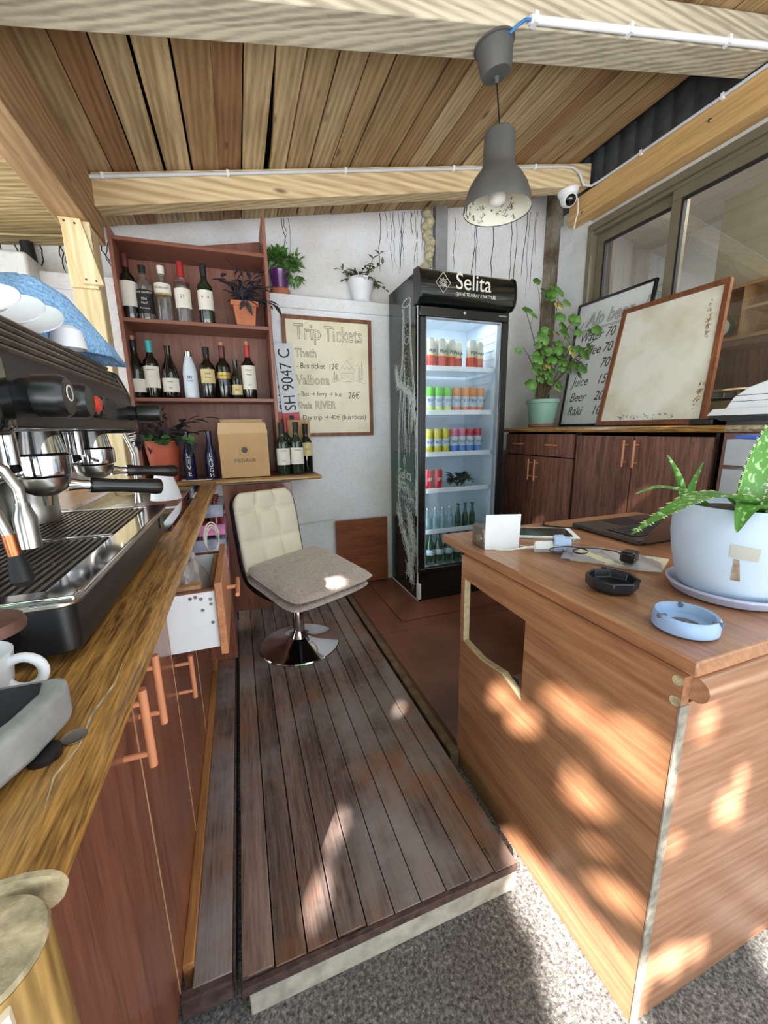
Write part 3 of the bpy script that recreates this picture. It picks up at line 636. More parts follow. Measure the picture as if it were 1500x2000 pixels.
def bottle(kind, label, x, y, z, glass, h, capmat=None, lab=None, labmat=None, group=None, cap=None, r=1., cork=False, txt=None, band=None, rot=0, tsz=.012, tcol=None):
    T = thing('bottle', label, 'bottle', (x, y, z), group)
    pr = BP[kind]; H = pr[-1][1]; sc_ = h / H; P_ = [(a * r, b * sc_) for a, b in pr]
    MB().lathe(P_, (x, y, z), 24).build('glass_body', glass, T)
    def rad(zz):
        for (r0, z0), (r1, z1) in zip(P_, P_[1:]):
            if z0 <= zz <= z1 and z1 > z0: return r0 + (r1 - r0) * (zz - z0) / (z1 - z0)
        return P_[2][0]
    if capmat:
        c0 = h * (cap or .8); MB().lathe([(rad(c0) + .0008, c0), (rad(h * .9) + .0012, h * .9), (rad(h * .97) + .001, h * .985), (rad(h * .97), h + .001), (0, h + .0015)], (x, y, z), 20).build('capsule', capmat, T)
    if cork: MB().lathe([(.009, h), (.011, h + .02), (0, h + .021)], (x, y, z), 12).build('cork', M_cork, T)
    if lab:
        z0, z1, wdeg = lab; rr = rad(h * (z0 + z1) / 2) + .0007; a0 = R(-90 - wdeg / 2 + rot); a1 = R(-90 + wdeg / 2 + rot)
        L_ = MB().grid(14, 1, lambda u, v: (x + rr * math.cos(a0 + (a1 - a0) * u), y + rr * math.sin(a0 + (a1 - a0) * u), z + h * (z0 + (z1 - z0) * v))).build('label', labmat, T)
        if txt:
            for i, (s, dz, sz) in enumerate(txt):
                text(s, sz, tcol or M_inkg, T, (x + rr * math.cos(R(-90 + rot)) * 1.02, y - rr - .001, z + h * dz), FRONT, align='CENTER')
    if band:
        for z0, z1, bm_ in band: rr = rad(h * (z0 + z1) / 2) + .0009; MB().lathe([(rr, h * z0), (rr, h * z1)], (x, y, z), 20).build('label_band', bm_, T)
    return T
Z1, Z2, YS = 1.7005, 1.3255, 2.43
bottle('wine', 'dark wine bottle with wine-red capsule and white label, leftmost on the upper bookcase shelf', -.447, YS, Z1, M_glassd, .30, M_wine, (.2, .58, 150), M_label, 'bottles on the upper shelf', rot=30)
bottle('flat', 'square clear whiskey bottle with a black label on the upper shelf', -.378, YS, Z1, M_clear, .255, M_ink, (.12, .55, 150), M_labelk, 'bottles on the upper shelf', cap=.88, txt=[('JACK DANIELS', .48, .011), ('Old', .36, .016), ('No.7', .29, .014), ('Tennessee', .2, .010)], tcol=M_label)
bottle('spirit', 'clear spirit bottle with a yellow and white label on the upper shelf', -.295, YS, Z1, M_clear, .262, M_label, (.5, .68, 200), M_label, 'bottles on the upper shelf', cap=.86, txt=[('GORDON', .57, .014)], band=[(.47, .505, M_gold)])
bottle('spirit', 'clear vodka bottle with a red cap and silver label on the upper shelf', -.205, YS, Z1, M_clear, .29, M_red, (.24, .56, 150), M_label, 'bottles on the upper shelf', cap=.76, txt=[('SMIRNOFF', .60, .013), ('21', .4, .022)], band=[(.6, .66, M_wine)])
bottle('wine', 'green wine bottle with a pale label and black bird motif on the upper shelf', -.098, YS, Z1, M_glassg, .292, M_ink, (.24, .56, 150), M_label, 'bottles on the upper shelf', txt=[('v   v', .42, .022), ('JULIET', .2, .009)])
g = 'bottles on the middle shelf'
bottle('burg', 'dark corked bottle with a small label, leftmost on the middle shelf', -.462, YS, Z2, M_glassd, .283, M_ink, (.1, .33, 140), M_label, g, cork=True, cap=.88)
bottle('wine', 'dark wine bottle with turquoise capsule and white label', -.392, YS, Z2, M_glassd, .283, M_teal, (.18, .56, 140), M_label, g, cap=.8, txt=[('VERANDA', .48, .008), ('~', .36, .02)])
bottle('burg', 'brown wine bottle without a cap and with a low white label', -.308, YS, Z2, M_glassd, .265, None, (.12, .38, 150), M_label, g, txt=[('Chateau', .3, .009), ('1982', .18, .008)])
T = thing('water_flask', 'white metal drinking flask with a silver cap on the middle shelf', 'flask', (-.213, YS, Z2), g)
MB().lathe([(0, 0), (.034, 0), (.036, .006), (.036, .13), (.03, .17), (.020, .2), (.018, .214), (0, .214)], (-.213, YS, Z2), 24).build('body', M_flask, T)
MB().lathe([(.019, .214), (.0185, .238), (.014, .241), (0, .241)], (-.213, YS, Z2), 20).build('cap', M_chrome, T)
text('HOTEL', .010, M_blueink, T, (-.213, YS - .037, Z2 + .085), align='CENTER'); text('m', .03, M_blueink, T, (-.213, YS - .037, Z2 + .10), align='CENTER')
bottle('wine', 'black wine bottle with a round cream label on the middle shelf', -.125, YS, Z2, M_glassd, .265, M_ink, (.3, .57, 120), M_labely, g, cap=.85, txt=[('Grand', .47, .011), ('Reserve', .4, .009)], r=1.05)
bottle('wine', 'black wine bottle with gold printing and a patterned red neck', -.045, YS, Z2, M_glassd, .275, M_wine, (.38, .5, 120), M_gold, g, cap=.78, cork=True, txt=[('KALMET', .42, .011)])
bottle('small', 'small dark bottle with a cream label between taller bottles', .018, YS - .01, Z2, M_glassd, .205, None, (.1, .36, 150), M_labely, g, txt=[('Birra', .22, .010)])
bottle('wine', 'dark wine bottle with bright red capsule and white label, rightmost on the middle shelf', .085, YS, Z2, M_glassd, .285, M_red, (.18, .62, 150), M_label, g, cap=.78, cork=True, txt=[('MERLOT', .52, .009), ('Chateau', .44, .009), ('2019', .25, .008)])
# bottles and boxes on the worktop
g = 'wine bottles by the cardboard box'
bottle('wine', 'green wine bottle with white label, left of the pair in front of the box', .232, 2.33, .9005, M_glassg, .29, M_ink, (.2, .52, 150), M_label, g, txt=[('KORKAL', .46, .010), ('~~', .26, .02)])
bottle('wine', 'green wine bottle with white label, right of the pair in front of the box', .31, 2.33, .9005, M_glassg, .295, M_ink, (.2, .52, 150), M_label, g, txt=[('KORKAL', .46, .010), ('~~', .26, .02)])
bottle('wine', 'black wine bottle with a round cream label behind the green pair', .375, 2.40, .9005, M_glassd, .285, M_ink, (.35, .62, 120), M_labely, g, txt=[('Riserva', .48, .010)])
bottle('wine', 'wine bottle with a bright red capsule standing behind the green pair', .262, 2.42, .9005, M_glassg, .315, M_red, (.2, .52, 140), M_label, g, cap=.76)
for nm, x, lab in (('LIVE', -.255, 'dark blue painted bottle lettered LIVE by the red plant pot'), ('LAUGH', -.148, 'dark blue painted bottle lettered LAUGH beside the cardboard box')):
    T = thing('painted_bottle', lab, 'bottle', (x, 2.33, .9005)); P_ = [(a * 1.12, b * 1.19) for a, b in BP['small']]
    MB().lathe(P_, (x, 2.33, .9005), 20).build('glass_body', M_glassb, T)
    for i, ch in enumerate(nm): text(ch, .034 if len(nm) == 4 else .03, M_label, T, (x, 2.33 - .0315, .9005 + .118 - i * (.032 if len(nm) == 4 else .0265)), align='CENTER', ext=.0008)
T = thing('cardboard_box', 'open cardboard wine box with a printed round emblem in front of the bookcase', 'box', (.025, 2.34, .9))
MB().box(-.1, .15, 2.28, 2.284, .9005, 1.14).box(-.1, -.096, 2.284, 2.41, .9005, 1.14).box(.146, .15, 2.284, 2.41, .9005, 1.14).box(-.1, .15, 2.41, 2.414, .9005, 1.14).box(-.1, .15, 2.28, 2.41, .9005, .904).build('carton', M_card, T)
MB().hexa([(-.092, 2.41, 1.139), (.142, 2.41, 1.139), (.142, 2.414, 1.139), (-.092, 2.414, 1.139), (-.088, 2.425, 1.215), (.136, 2.425, 1.215), (.136, 2.429, 1.215), (-.088, 2.429, 1.215)]).hexa([(-.102, 2.279, 1.139), (.152, 2.279, 1.139), (.152, 2.283, 1.139), (-.102, 2.283, 1.139), (-.095, 2.30, 1.195), (.143, 2.30, 1.195), (.143, 2.304, 1.195), (-.095, 2.304, 1.195)]).build('flap', M_card2, T)
text('MEDAUR', .028, M_inkg, T, (.025, 2.2795, .985), align='CENTER', name='printed_name')
mb = MB(); mb.lathe([(.0255, 0), (.0265, 0), (.0265, -.0005), (.0255, -.0005)], (.025, 2.2797, 1.045), 32, 'y')
for k in range(6): mb.lathe([(0, 0), (.016 - k * .0024, 0), (.015 - k * .0024, -.0004), (0, -.0004)], (.025 + .002 * k, 2.2797, 1.05 - k * .003), 18, 'y') if k == 0 else None
mb.build('printed_emblem', M_inkg, T)
T = thing('cardboard_box', 'plain cardboard box behind the wine bottles at the worktop end', 'box', (.33, 2.5, .9))
MB().box(.235, .435 - .02, 2.46, 2.57, .9005, 1.21).build('carton', M_card, T, .002)
# licence plates
def plate(x, y, z0, tilt, lab):
    T = thing('licence_plate', lab, 'licence plate', (x, y, z0), 'licence plates on the bookcase side')
    a = MB().box(x - .052, x + .052, y - .0015, y + .0015, z0, z0 + .46).build('metal_plate', plain('plate', 'c8ccd0', .35, vary=.06) if 'plate' not in _m else _m['plate'], T, .003)
    MB().box(x - .051, x + .051, y - .0024, y - .0014, z0 + .002, z0 + .062).build('red_band', M_redband, T)
    MB().box(x - .014, x + .014, y - .003, y - .0024, z0 + .02, z0 + .045).build('band_emblem', M_ink, T)
    text('SH 9047 C', .098, M_ink, T, (x + .034, y - .0018, z0 + .072), Matrix(((0, -1, 0), (0, 0, -1), (1, 0, 0))), ext=.0006, sx=.83, name='plate_number')
    T.rotation_euler = (R(0), R(tilt), 0); return T
plate(.285, 2.560, 1.20, 0, 'white licence plate with a red band, the rear one half hidden')
plate(.322, 2.548, 1.195, -3.5, 'white licence plate SH 9047 C with a red band, in front of its twin')
# trip board
YB2 = 2.62
T = thing('trip_board', 'brown-framed cream board with hand-drawn trip ticket prices on the back wall', 'sign board', (.595, 2.6, 1.1))
x0, x1, z0, z1 = .302, .868, 1.108, 1.832; fw = .022
MB().box(x0, x1, 2.598, 2.619, z0, z0 + fw).box(x0, x1, 2.598, 2.619, z1 - fw, z1).box(x0, x0 + fw, 2.598, 2.619, z0 + fw, z1 - fw).box(x1 - fw, x1, 2.598, 2.619, z0 + fw, z1 - fw).build('frame', M_framebr, T, .002)
MB().box(x0 + fw, x1 - fw, 2.607, 2.618, z0 + fw, z1 - fw).build('board', M_creamboard, T)
yt = 2.6065
def tb(s, sz, x, z, ol=0, sh=0, sx=.8): text(s, sz, M_inkg, T, (x, yt, z), FRONT, outline=ol, shear=sh, sx=sx, name='hand_lettering')
tb('Trip', .125, .372, 1.70, .0014, sx=.78); tb('Tickets', .125, .56, 1.695, .0014, sx=.68)
tb('Theth', .07, .372, 1.595, .0011); tb('- Bus ticket  12\u20ac', .046, .375, 1.528, sh=.1, sx=.85)
tb('Valbona', .082, .37, 1.432, .0012); tb('- Bus \u2192 ferry \u2192 bus', .042, .375, 1.36, sh=.1, sx=.8); tb('26\u20ac', .06, .70, 1.348, sh=.1)
tb('Shala', .058, .372, 1.284, .0011, sx=.75); tb('RIVER', .066, .48, 1.284, .0012, sx=.8); tb('- Day trip \u2192 40\u20ac (bus+boat)', .043, .372, 1.215, sh=.1, sx=.88)
q = lambda a, b: (.70 + a, yt, 1.46 + b)
L_ = [[(-.055, .055), (0, .125), (.055, .055)], [(-.035, .085), (-.015, .07), (0, .09), (.012, .068), (.035, .085)], [(-.04, .01), (-.04, .045), (.045, .045), (.045, .01), (-.04, .01)], [(-.035, .03), (.04, .03)], [(-.1, -.012), (-.05, -.002), (0, -.008), (.06, 0), (.12, -.018)],
      [(-.035, .018), (-.02, .018)], [(.055, .09), (.075, .1)], [(-.055, .09), (-.075, .1)], [(.02, .13), (.03, .14)]]
for cx_, h_ in ((-.085, .06), (-.07, .04), (.08, .09), (.1, .12)): L_ += [[(cx_, -.0), (cx_, h_)]] + [[(cx_ - .018 * (1 - k / 5), h_ * k / 5.5), (cx_, h_ * (k + 1) / 5.5), (cx_ + .018 * (1 - k / 5), h_ * k / 5.5)] for k in range(5)]
strokes(L_, .0009, M_inkg, T, q)

# ================================================================== PLANTS
def pot_lathe(T, prof, c, mt, name='pot', n=28, rim=None): return MB().lathe(prof, c, n).build(name, mt, T)
def soil(T, c, r): MB().lathe([(r, 0), (r * .6, .004), (0, .006)], c, 20).build('soil', M_soil, T)
# terracotta planter with dark plant, upper shelf
T = thing('potted_plant', 'dark-leaved trailing plant in a square terracotta pot on the upper shelf', 'potted plant', (.09, 2.42, Z1))
a, b, c, d = .035, .15, 2.38, 2.48
MB().hexa([(a + .012, c + .01, Z1), (b - .012, c + .01, Z1), (b - .012, d - .01, Z1), (a + .012, d - .01, Z1), (a, c, Z1 + .1), (b, c, Z1 + .1), (b, d, Z1 + .1), (a, d, Z1 + .1)]).box(a - .012, b + .012, c - .008, d + .004, Z1 + .098, Z1 + .122).build('pot', M_terra, T, .003)
MB().box(a, b, c, d, Z1 + .12, Z1 + .126).build('soil', M_soil, T)
def sprigs(T, c, n, seed, L=(.1, .2), leafL=.06, leafW=.022, mt=M_leafd, spread=1., down=.0, stemr=.0018, per=5, curl=.3, upb=.9, box_=None):
    rd = random.Random(seed); s = MB(); lf = MB(); c = Vector(c)
    for i in range(n):
        a = rd.uniform(0, 6.283); ln = rd.uniform(*L); el = rd.uniform(.2, 1.2) * upb
        d = Vector((math.cos(a) * math.cos(el) * spread, math.sin(a) * math.cos(el) * spread * .7, math.sin(el))); pts = [c + Vector((rd.uniform(-.02, .02), rd.uniform(-.015, .015), 0))]
        for k in range(5):
            pts.append(pts[-1] + d * ln / 5); d = (d + Vector((rd.uniform(-.15, .15), rd.uniform(-.15, .15), -.16 - down * k * .2))).normalized()
        s.tube(pts, [stemr] * 5 + [stemr * .5], 5)
        for k in range(per):
            p = pts[1 + k % 5]; aa = rd.uniform(0, 6.28); dd = (d + Vector((math.cos(aa), math.sin(aa) * .8, rd.uniform(-.2, .6)))).normalized()
            p2 = p + dd * leafL
            lf.leaf(p, dd, (0, 0, 1), leafL * rd.uniform(.7, 1.15), leafW * rd.uniform(.8, 1.1), curl)
    s.build('stem', M_stem if mt != M_leafd else M_leafd, T); lf.build('foliage', mt, T)
sprigs(T, (.085, 2.42, Z1 + .125), 20, 4, (.10, .19), .075, .028, spread=1.0, upb=1.15, curl=.15)
s = MB(); s.leaf((.1, 2.37, Z1 + .122), (.35, -.35, -1), (0, -1, 0), .085, .026, .1); s.leaf((.09, 2.37, Z1 + .122), (-.35, -.35, -.8), (0, -1, 0), .06, .024, .1); s.leaf((.12, 2.37, Z1 + .12), (1, -.3, -.5), (0, 0, 1), .065, .024, .1); s.build('foliage', M_leafd, T)
# red pot with dark plant on the counter end
c = (-.376, 2.357, .9005)
T = thing('potted_plant', 'dark purple plant in a red plastic pot at the left end of the back worktop', 'potted plant', c)
MB().lathe([(0, 0), (.055, 0), (.058, .01), (.083, .198), (.087, .2), (.086, .208), (.08, .206), (.077, .19), (0, .188)], c, 28).build('pot', M_redpot, T); soil(T, (c[0], c[1], c[2] + .188), .076)
sprigs(T, (c[0], c[1] - .02, c[2] + .195), 20, 9, (.1, .26), .085, .034, spread=1.0, upb=1.1, curl=.2)
mb = MB(); rd = random.Random(5)
def roundleaf(mb, p, nrm, r, n=9, wav=.12):
    p = Vector(p); nrm = Vector(nrm).normalized(); u = nrm.orthogonal().normalized(); v = nrm.cross(u); c0 = mb.bm.verts.new(p); rg = []
    for i in range(n * 2):
        a = math.pi * i / n + .17; rr = r * (1 + wav * math.cos(a * 5)) * (1 if i else .45); rg.append(mb.bm.verts.new(p + (u * math.cos(a) + v * math.sin(a)) * rr + nrm * r * .22))
    for i in range(n * 2): mb._f([c0, rg[i], rg[(i + 1) % (n * 2)]])
for i in range(9):
    a = rd.uniform(-2.8, -.2); p = Vector((c[0] + .088 * math.cos(a), c[1] + .088 * math.sin(a), c[2] + .205 + rd.uniform(-.01, .02))); roundleaf(mb, p, (math.cos(a), math.sin(a) - .3, .8), rd.uniform(.014, .024))
roundleaf(mb, (c[0] + .13, c[1] - .04, c[2] + .21), (.2, -1, .5), .03); mb.build('round_leaves', M_leafg, T)
# purple pot and white pot on the wall ledge
c = (.318, 2.69, 1.949)
T = thing('potted_plant', 'bushy green plant in a purple pot on the wall ledge beside the bookcase', 'potted plant', c)
MB().lathe([(0, 0), (.05, 0), (.056, .004), (.06, .035), (.056, .04), (0, .04)], c, 24).build('saucer_pot', M_terra, T)
MB().lathe([(.045, .035), (.055, .09), (.062, .135), (.064, .14), (.058, .138), (.052, .12), (0, .12)], c, 24).build('pot', M_purple, T)
def bush(T, c, R3, n, seed, LL, LW, mt, name='foliage', k=3, hang=None):
    rd = random.Random(seed); lf = MB(); c = Vector(c)
    for i in range(n):
        v = Vector((rd.gauss(0, 1), rd.gauss(0, 1), rd.gauss(0, 1))).normalized(); rr = rd.uniform(.45, 1) ; p = c + Vector((v.x * R3[0], v.y * R3[1], v.z * R3[2])) * rr
        for j in range(k):
            d = (v + Vector((rd.uniform(-1, 1), rd.uniform(-1, 1), rd.uniform(-.6, .9)))).normalized(); lf.leaf(p, d, (0, 0, 1), LL * rd.uniform(.7, 1.2), LW, .25, 3)
    return lf.build(name, mt, T)
bush(T, (.325, 2.67, 2.15), (.085, .065, .05), 80, 3, .045, .017, M_leafb, k=4); bush(T, (.40, 2.64, 2.09), (.04, .04, .085), 40, 6, .045, .016, M_leafb, k=3)
c = (.835, 2.69, 1.949)
T = thing('potted_plant', 'olive green plant in a white pot on the wall ledge by the fridge', 'potted plant', c)
MB().lathe([(0, 0), (.062, 0), (.072, .012), (.066, .014), (.066, .012), (0, .012)], c, 24).build('saucer', M_white, T)
MB().lathe([(.055, .012), (.066, .06), (.082, .135), (.086, .138), (.083, .15), (.075, .147), (.07, .13), (0, .13)], c, 24).build('pot', M_white, T); soil(T, (c[0], c[1], c[2] + .13), .07)
sprigs(T, (c[0], c[1] - .01, c[2] + .135), 22, 12, (.07, .19), .036, .018, M_leafo, spread=1.3, per=9, curl=.2, stemr=.0016)
lf = MB(); st = MB(); pts = [Vector((c[0] + .02, c[1] - .02, c[2] + .14)), Vector((c[0] + .05, c[1] - .02, c[2] + .2)), Vector((c[0] + .075, c[1] - .03, c[2] + .27)), Vector((c[0] + .12, c[1] - .03, c[2] + .30))]; st.tube(pts, .0016, 5).build('stem', M_stem, T)
for i, p in enumerate(pts[1:]):
    for s_ in (-1, 1): lf.leaf(p, (s_ * .8, -.2, .6), (0, 0, 1), .04, .02, .2)
lf.build('foliage', M_leafo, T)

# ================================================================== COFFEE MACHINE
E_ = thing('espresso_machine', 'two-group black and steel espresso machine on the oak counter', 'coffee machine', (-.45, .83, .89))
def rbox(mb, x0, x1, y0, y1, z0, z1, r, n=5, corners=(1, 1, 1, 1)):
    P_ = []
    for (cx_, cy_, a0, on) in ((x1 - r, y0 + r, -90, corners[0]), (x1 - r, y1 - r, 0, corners[1]), (x0 + r, y1 - r, 90, corners[2]), (x0 + r, y0 + r, 180, corners[3])):
        if on: P_ += [(cx_ + r * math.cos(R(a0 + 90 * i / n)), cy_ + r * math.sin(R(a0 + 90 * i / n))) for i in range(n + 1)]
        else: P_.append((cx_ + r * (1 if a0 in (-90, 0) else -1), cy_ + r * (1 if a0 in (0, 90) else -1)))
    return mb.prism(P_, lambda a, b, t: (a, b, z0 + (z1 - z0) * t))
mb = rbox(MB(), -.75, -.192, .505, 1.1, .905, .964, .018); mb.build('lower_body', M_blackm, E_, bev=.003)
MB().lathe([(0, 0), (.022, 0), (.022, -.002), (.020, -.002), (.020, -.0005), (0, -.0005)], (-.262, .505, .936), 28, 'y').build('round_plug', M_black, E_)
MB().lathe([(0, 0), (.013, 0), (.013, .002), (.011, .002), (0, .001)], (-.192, 1.04, .94), 16, 'x').build('round_plug', M_black, E_)
for x, y in ((-.25, .565), (-.25, 1.05), (-.68, .565), (-.68, 1.05)): MB().lathe([(0, 0), (.024, 0), (.026, .003), (.024, .006), (.022, .015), (0, .015)], (x, y, .8905), 20).build('foot', M_steel, E_)
# tray
mb = rbox(MB(), -.52, -.184, .497, 1.105, .963, .969, .022, 6, (1, 1, 0, 0)); TR = mb.build('drip_tray', M_steel, E_, bev=.002)
mb = MB(); mb.box(-.52, -.184, .497, .525, .969, .977).box(-.225, -.184, .525, 1.105, .969, .974).box(-.52, -.225, 1.08, 1.105, .969, .975).box(-.52, -.225, .797, .812, .969, .975); mb.build('tray_rim', M_chrome, E_, bev=.004)
for k, (y0, y1) in enumerate(((.528, .795), (.815, 1.078))):
    mb = MB(); x = -.515
    while x < -.232: mb.box(x, x + .0055, y0, y1, .9695, .9735); x += .0112
    mb.box(-.515, -.23, (y0 + y1) / 2 - .003, (y0 + y1) / 2 + .003, .969, .972).build('grille', M_dullsteel, E_)
# column and back
rbox(MB(), -.75, -.52, .52, 1.09, .964, 1.16, .03, 5).build('back_column', M_steel, E_, bev=.003)
for y in (.75, 1.0):
    T2 = MB().lathe([(0, 0), (.052, 0), (.052, .085), (.046, .094), (0, .096)], (-.42, y, .974), 28).build('group_body', M_steel, E_)
    MB().hexa([(-.39, y - .022, 1.06), (-.33, y - .022, 1.085), (-.33, y + .022, 1.085), (-.39, y + .022, 1.06), (-.46, y - .03, 1.155), (-.38, y - .03, 1.155), (-.38, y + .03, 1.155), (-.46, y + .03, 1.155)]).build('group_neck', M_chrome, E_, bev=.008)
    MB().tube([(-.3, y - .055, 1.155), (-.3, y - .055, 1.11)], .011, 12).build('valve_stub', M_chrome, E_); MB().tube([(-.34, y + .03, 1.155), (-.34, y + .03, 1.09)], .016, 14).build('valve_body', M_chrome, E_)
    gx = -.305
    MB().lathe([(0, 1.083), (.030, 1.083), (.040, 1.086), (.041, 1.092), (.041, 1.117), (.036, 1.121), (.03, 1.155), (0, 1.155)], (gx, y + .045, 0), 32).build('group_head', M_chrome, E_)
    PF = thing('portafilter', ('near' if y < .8 else 'far') + ' portafilter with a black handle locked in the espresso machine', 'portafilter', (gx, y + .045, 1.05), 'portafilters')
    MB().lathe([(0, 1.052), (.014, 1.052), (.027, 1.06), (.034, 1.07), (.036, 1.082), (0, 1.082)], (gx, y + .045, 0), 28).build('basket', M_steel, PF)
    d = Vector((.84, .40 if y < .8 else .5, -.13 if y < .8 else -.1)).normalized(); p = Vector((gx, y + .045, 1.071)) + d * .03
    MB().tube([p, p + d * .018, p + d * .032], [.012, .008, .0085], 12).tube([Vector((gx + .0, y + .045, 1.055)), Vector((gx, y + .045, 1.035))], [.008, .006], 10).build('neck', M_chrome, PF)
    MB().tube([p + d * a for a in (.03, .034, .05, .08, .11, .135, .142, .145)], [.0125, .014, .0125, .0115, .0135, .0155, .014, .008], 16).build('handle', M_black, PF)
# head with knobs and ribbed grille
mb = MB(); F = lambda a, b, t: (a, .575 + .575 * t, b)
mb.prism([(-.75, 1.158), (-.238, 1.158), (-.235, 1.165), (-.244, 1.24), (-.262, 1.262), (-.75, 1.262)], F); HD = mb.build('head_panel', M_blackm, E_, bev=.002)
for i in range(5):
    z = 1.246 + i * .0125; x = -.25 - i * .007; MB().prism([(x - .2, z), (x, z), (x + .003, z + .005), (x - .002, z + .0095), (x - .2, z + .0095)], lambda a, b, t: (a, .578 + .57 * t, b)).build('grille_slat', M_dullsteel, E_, bev=.001)
MB().prism([(-.75, 1.262), (-.29, 1.262), (-.29, 1.305), (-.75, 1.305)], lambda a, b, t: (a, .58 + .56 * t, b)).build('cup_rail_body', M_dullsteel, E_)
MB().prism([(-.75, 1.15), (-.242, 1.15), (-.232, 1.158), (-.236, 1.25), (-.256, 1.30), (-.285, 1.315), (-.75, 1.315)], lambda a, b, t: (a, .535 + .042 * t, b)).build('end_cap', M_blackgloss, E_, bev=.008, seg=3)
MB().prism([(-.75, 1.15), (-.246, 1.15), (-.238, 1.158), (-.242, 1.24), (-.262, 1.29), (-.29, 1.3), (-.75, 1.3)], lambda a, b, t: (a, 1.15 + .02 * t, b)).build('end_cap', M_blackgloss, E_, bev=.004)
def knob(y, r, L, z=1.196, mt=M_black, nm='knob', x=-.24): return MB().lathe([(0, 0), (r * .8, 0), (r * .8, L * .25), (r, L * .3), (r, L * .82), (r * .86, L * .96), (0, L)], (x, y, z), 24, 'x').build(nm, mt, E_)
k = knob(.615, .026, .048); MB().lathe([(.008, 0), (.010, 0), (.010, .0008), (.008, .0008)], (-.1925, .613, 1.200), 16, 'x').build('steam_mark', M_label, k)
knob(.70, .024, .045); knob(.84, .012, .026, nm='rocker_switch', z=1.202); MB().lathe([(0, 0), (.011, 0), (.011, .014), (.013, .015), (.013, .026), (.010, .029), (0, .03)], (-.24, .80, 1.198), 18, 'x').build('red_button', plain('red button', 'c83a28', .35), E_)
box('switch_plate', M_black, -.245, -.225, .85, .96, 1.178, 1.216, E_, .006); knob(1.115, .021, .07)
# steam wands
MB().tube([(-.29, .56, 1.14), (-.27, .555, 1.128), (-.25, .56, 1.112), (-.243, .565, 1.09), (-.242, .565, 1.07)], .0058, 12).tube([(-.242, .565, 1.074), (-.242, .565, 1.068), (-.242, .565, 1.055), (-.242, .565, 1.02)], [.007, .0075, .0115, .011], 16).build('hot_water_spout', M_steel, E_)
MB().tube([(-.30, .515, 1.13), (-.262, .512, 1.098), (-.242, .512, 1.07), (-.236, .512, 1.045)], .0055, 12).build('steam_wand', M_steel, E_)
MB().tube([(-.236, .512, 1.048), (-.234, .512, 1.022)], .0062, 12).build('wand_sleeve', M_copper, E_)
MB().tube([(-.234, .512, 1.025), (-.233, .512, 1.012), (-.232, .512, .997), (-.232, .512, .990)], [.0065, .009, .0105, .006], 14).build('wand_tip', M_rubber, E_)
MB().tube([(-.25, 1.09, 1.15), (-.235, 1.09, 1.10), (-.24, 1.09, 1.01)], .0045, 10).tube([(-.24, 1.09, 1.02), (-.24, 1.09, .985)], [.005, .0085], 12).build('steam_wand', M_steel, E_)
# cups and towel on top
for i, (x, y, z, a, r) in enumerate(((-.322, .64, 1.304, 36, .034), (-.318, .70, 1.304, 40, .037), (-.314, .765, 1.304, 42, .038), (-.31, .83, 1.304, 44, .040), (-.306, .89, 1.304, 46, .040))):
    T = MB(); th = R(a); A = (Vector((1, 0, 0)), Vector((0, math.cos(th), math.sin(th))), Vector((0, -math.sin(th), math.cos(th))))
    T.lathe([(0, .0), (r * .45, 0), (r * .5, .004), (r, .014), (r * .99, .016), (r * .5, .007), (0, .005)], (x, y, z + r * math.sin(th)), 28, A)
    tag(T.build('saucer', M_white, None, (x, y, z)), ORD[i] + ' of the white saucers leaning on top of the coffee machine', 'saucer', 'saucers on the coffee machine')
T = MB().lathe([(0, .040), (.014, .040), (.023, .033), (.027, .015), (.0285, 0), (.026, .001), (.022, .022), (0, .035)], (-.285, .945, 1.307), 24).build('cup', M_white, None, (-.285, .945, 1.307)); tag(T, 'upturned white cup on the machine top next to the blue towel', 'cup')
def tw(u, v):
    y = .74 + .45 * u; xf = -.36 + .115 * min(1, max(0, (u - .25) / .45)); x = -.60 + (xf + .60) * v
    ub = min(1, max(0, u / .62)) ** 1.25 * min(1, max(0, (1 - u) / .4)) ** .5; vb = min(1, v / .2) ** .6 * min(1, max(0, (1 - v) / .30)) ** .6
    wr = math.sin(u * 21 + v * 8) * .014 + .012 * math.sin(v * 19 - u * 13) + .004 * math.sin(u * 47 + v * 31)
    return (x + .02 * math.sin(u * 17) * v * (1 - v), y, 1.309 + .15 * ub * vb + wr * min(ub, vb) + .004)
T = MB(); T.grid(60, 26, tw); o = T.build('towel', M_towel, None, (-.38, 1.0, 1.31), solid=.008); tag(o, 'crumpled blue terry towel draped over the top of the coffee machine', 'towel')

# grinder with tamper, espresso cup
G = thing('coffee_grinder', 'grey cast coffee grinder base with a black tray at the near end of the counter', 'coffee grinder', (-.26, .36, .89))
GP = [(-.42, .27), (-.215, .27), (-.192, .30), (-.172, .345), (-.163, .385), (-.165, .402), (-.172, .408), (-.42, .415)]
MB().prism(GP, lambda a, b, t: (a, b, .897 + .036 * t)).build('cast_base', plain('grey cast metal', '8c8c8a', .6, vary=.15, scale=60, bump=.1), G, bev=.006, seg=3)
GP2 = [(-.42, .285), (-.225, .285), (-.203, .312), (-.186, .35), (-.179, .382), (-.183, .398), (-.42, .404)]
MB().prism(GP2, lambda a, b, t: (a, b, .9325 + .0025 * t)).build('tray_plate', M_ashk, G, bev=.001)
MB().box(-.26, -.215, .30, .306, .935, .939).build('tray_stop', M_black, G, bev=.001)
for x, y in ((-.18, .355), (-.24, .30), (-.38, .30), (-.38, .40)): MB().lathe([(0, 0), (.012, 0), (.012, .0065), (0, .0065)], (x + (.0 if x < -.2 else .008), y, .8905), 14).build('foot', M_black, G)
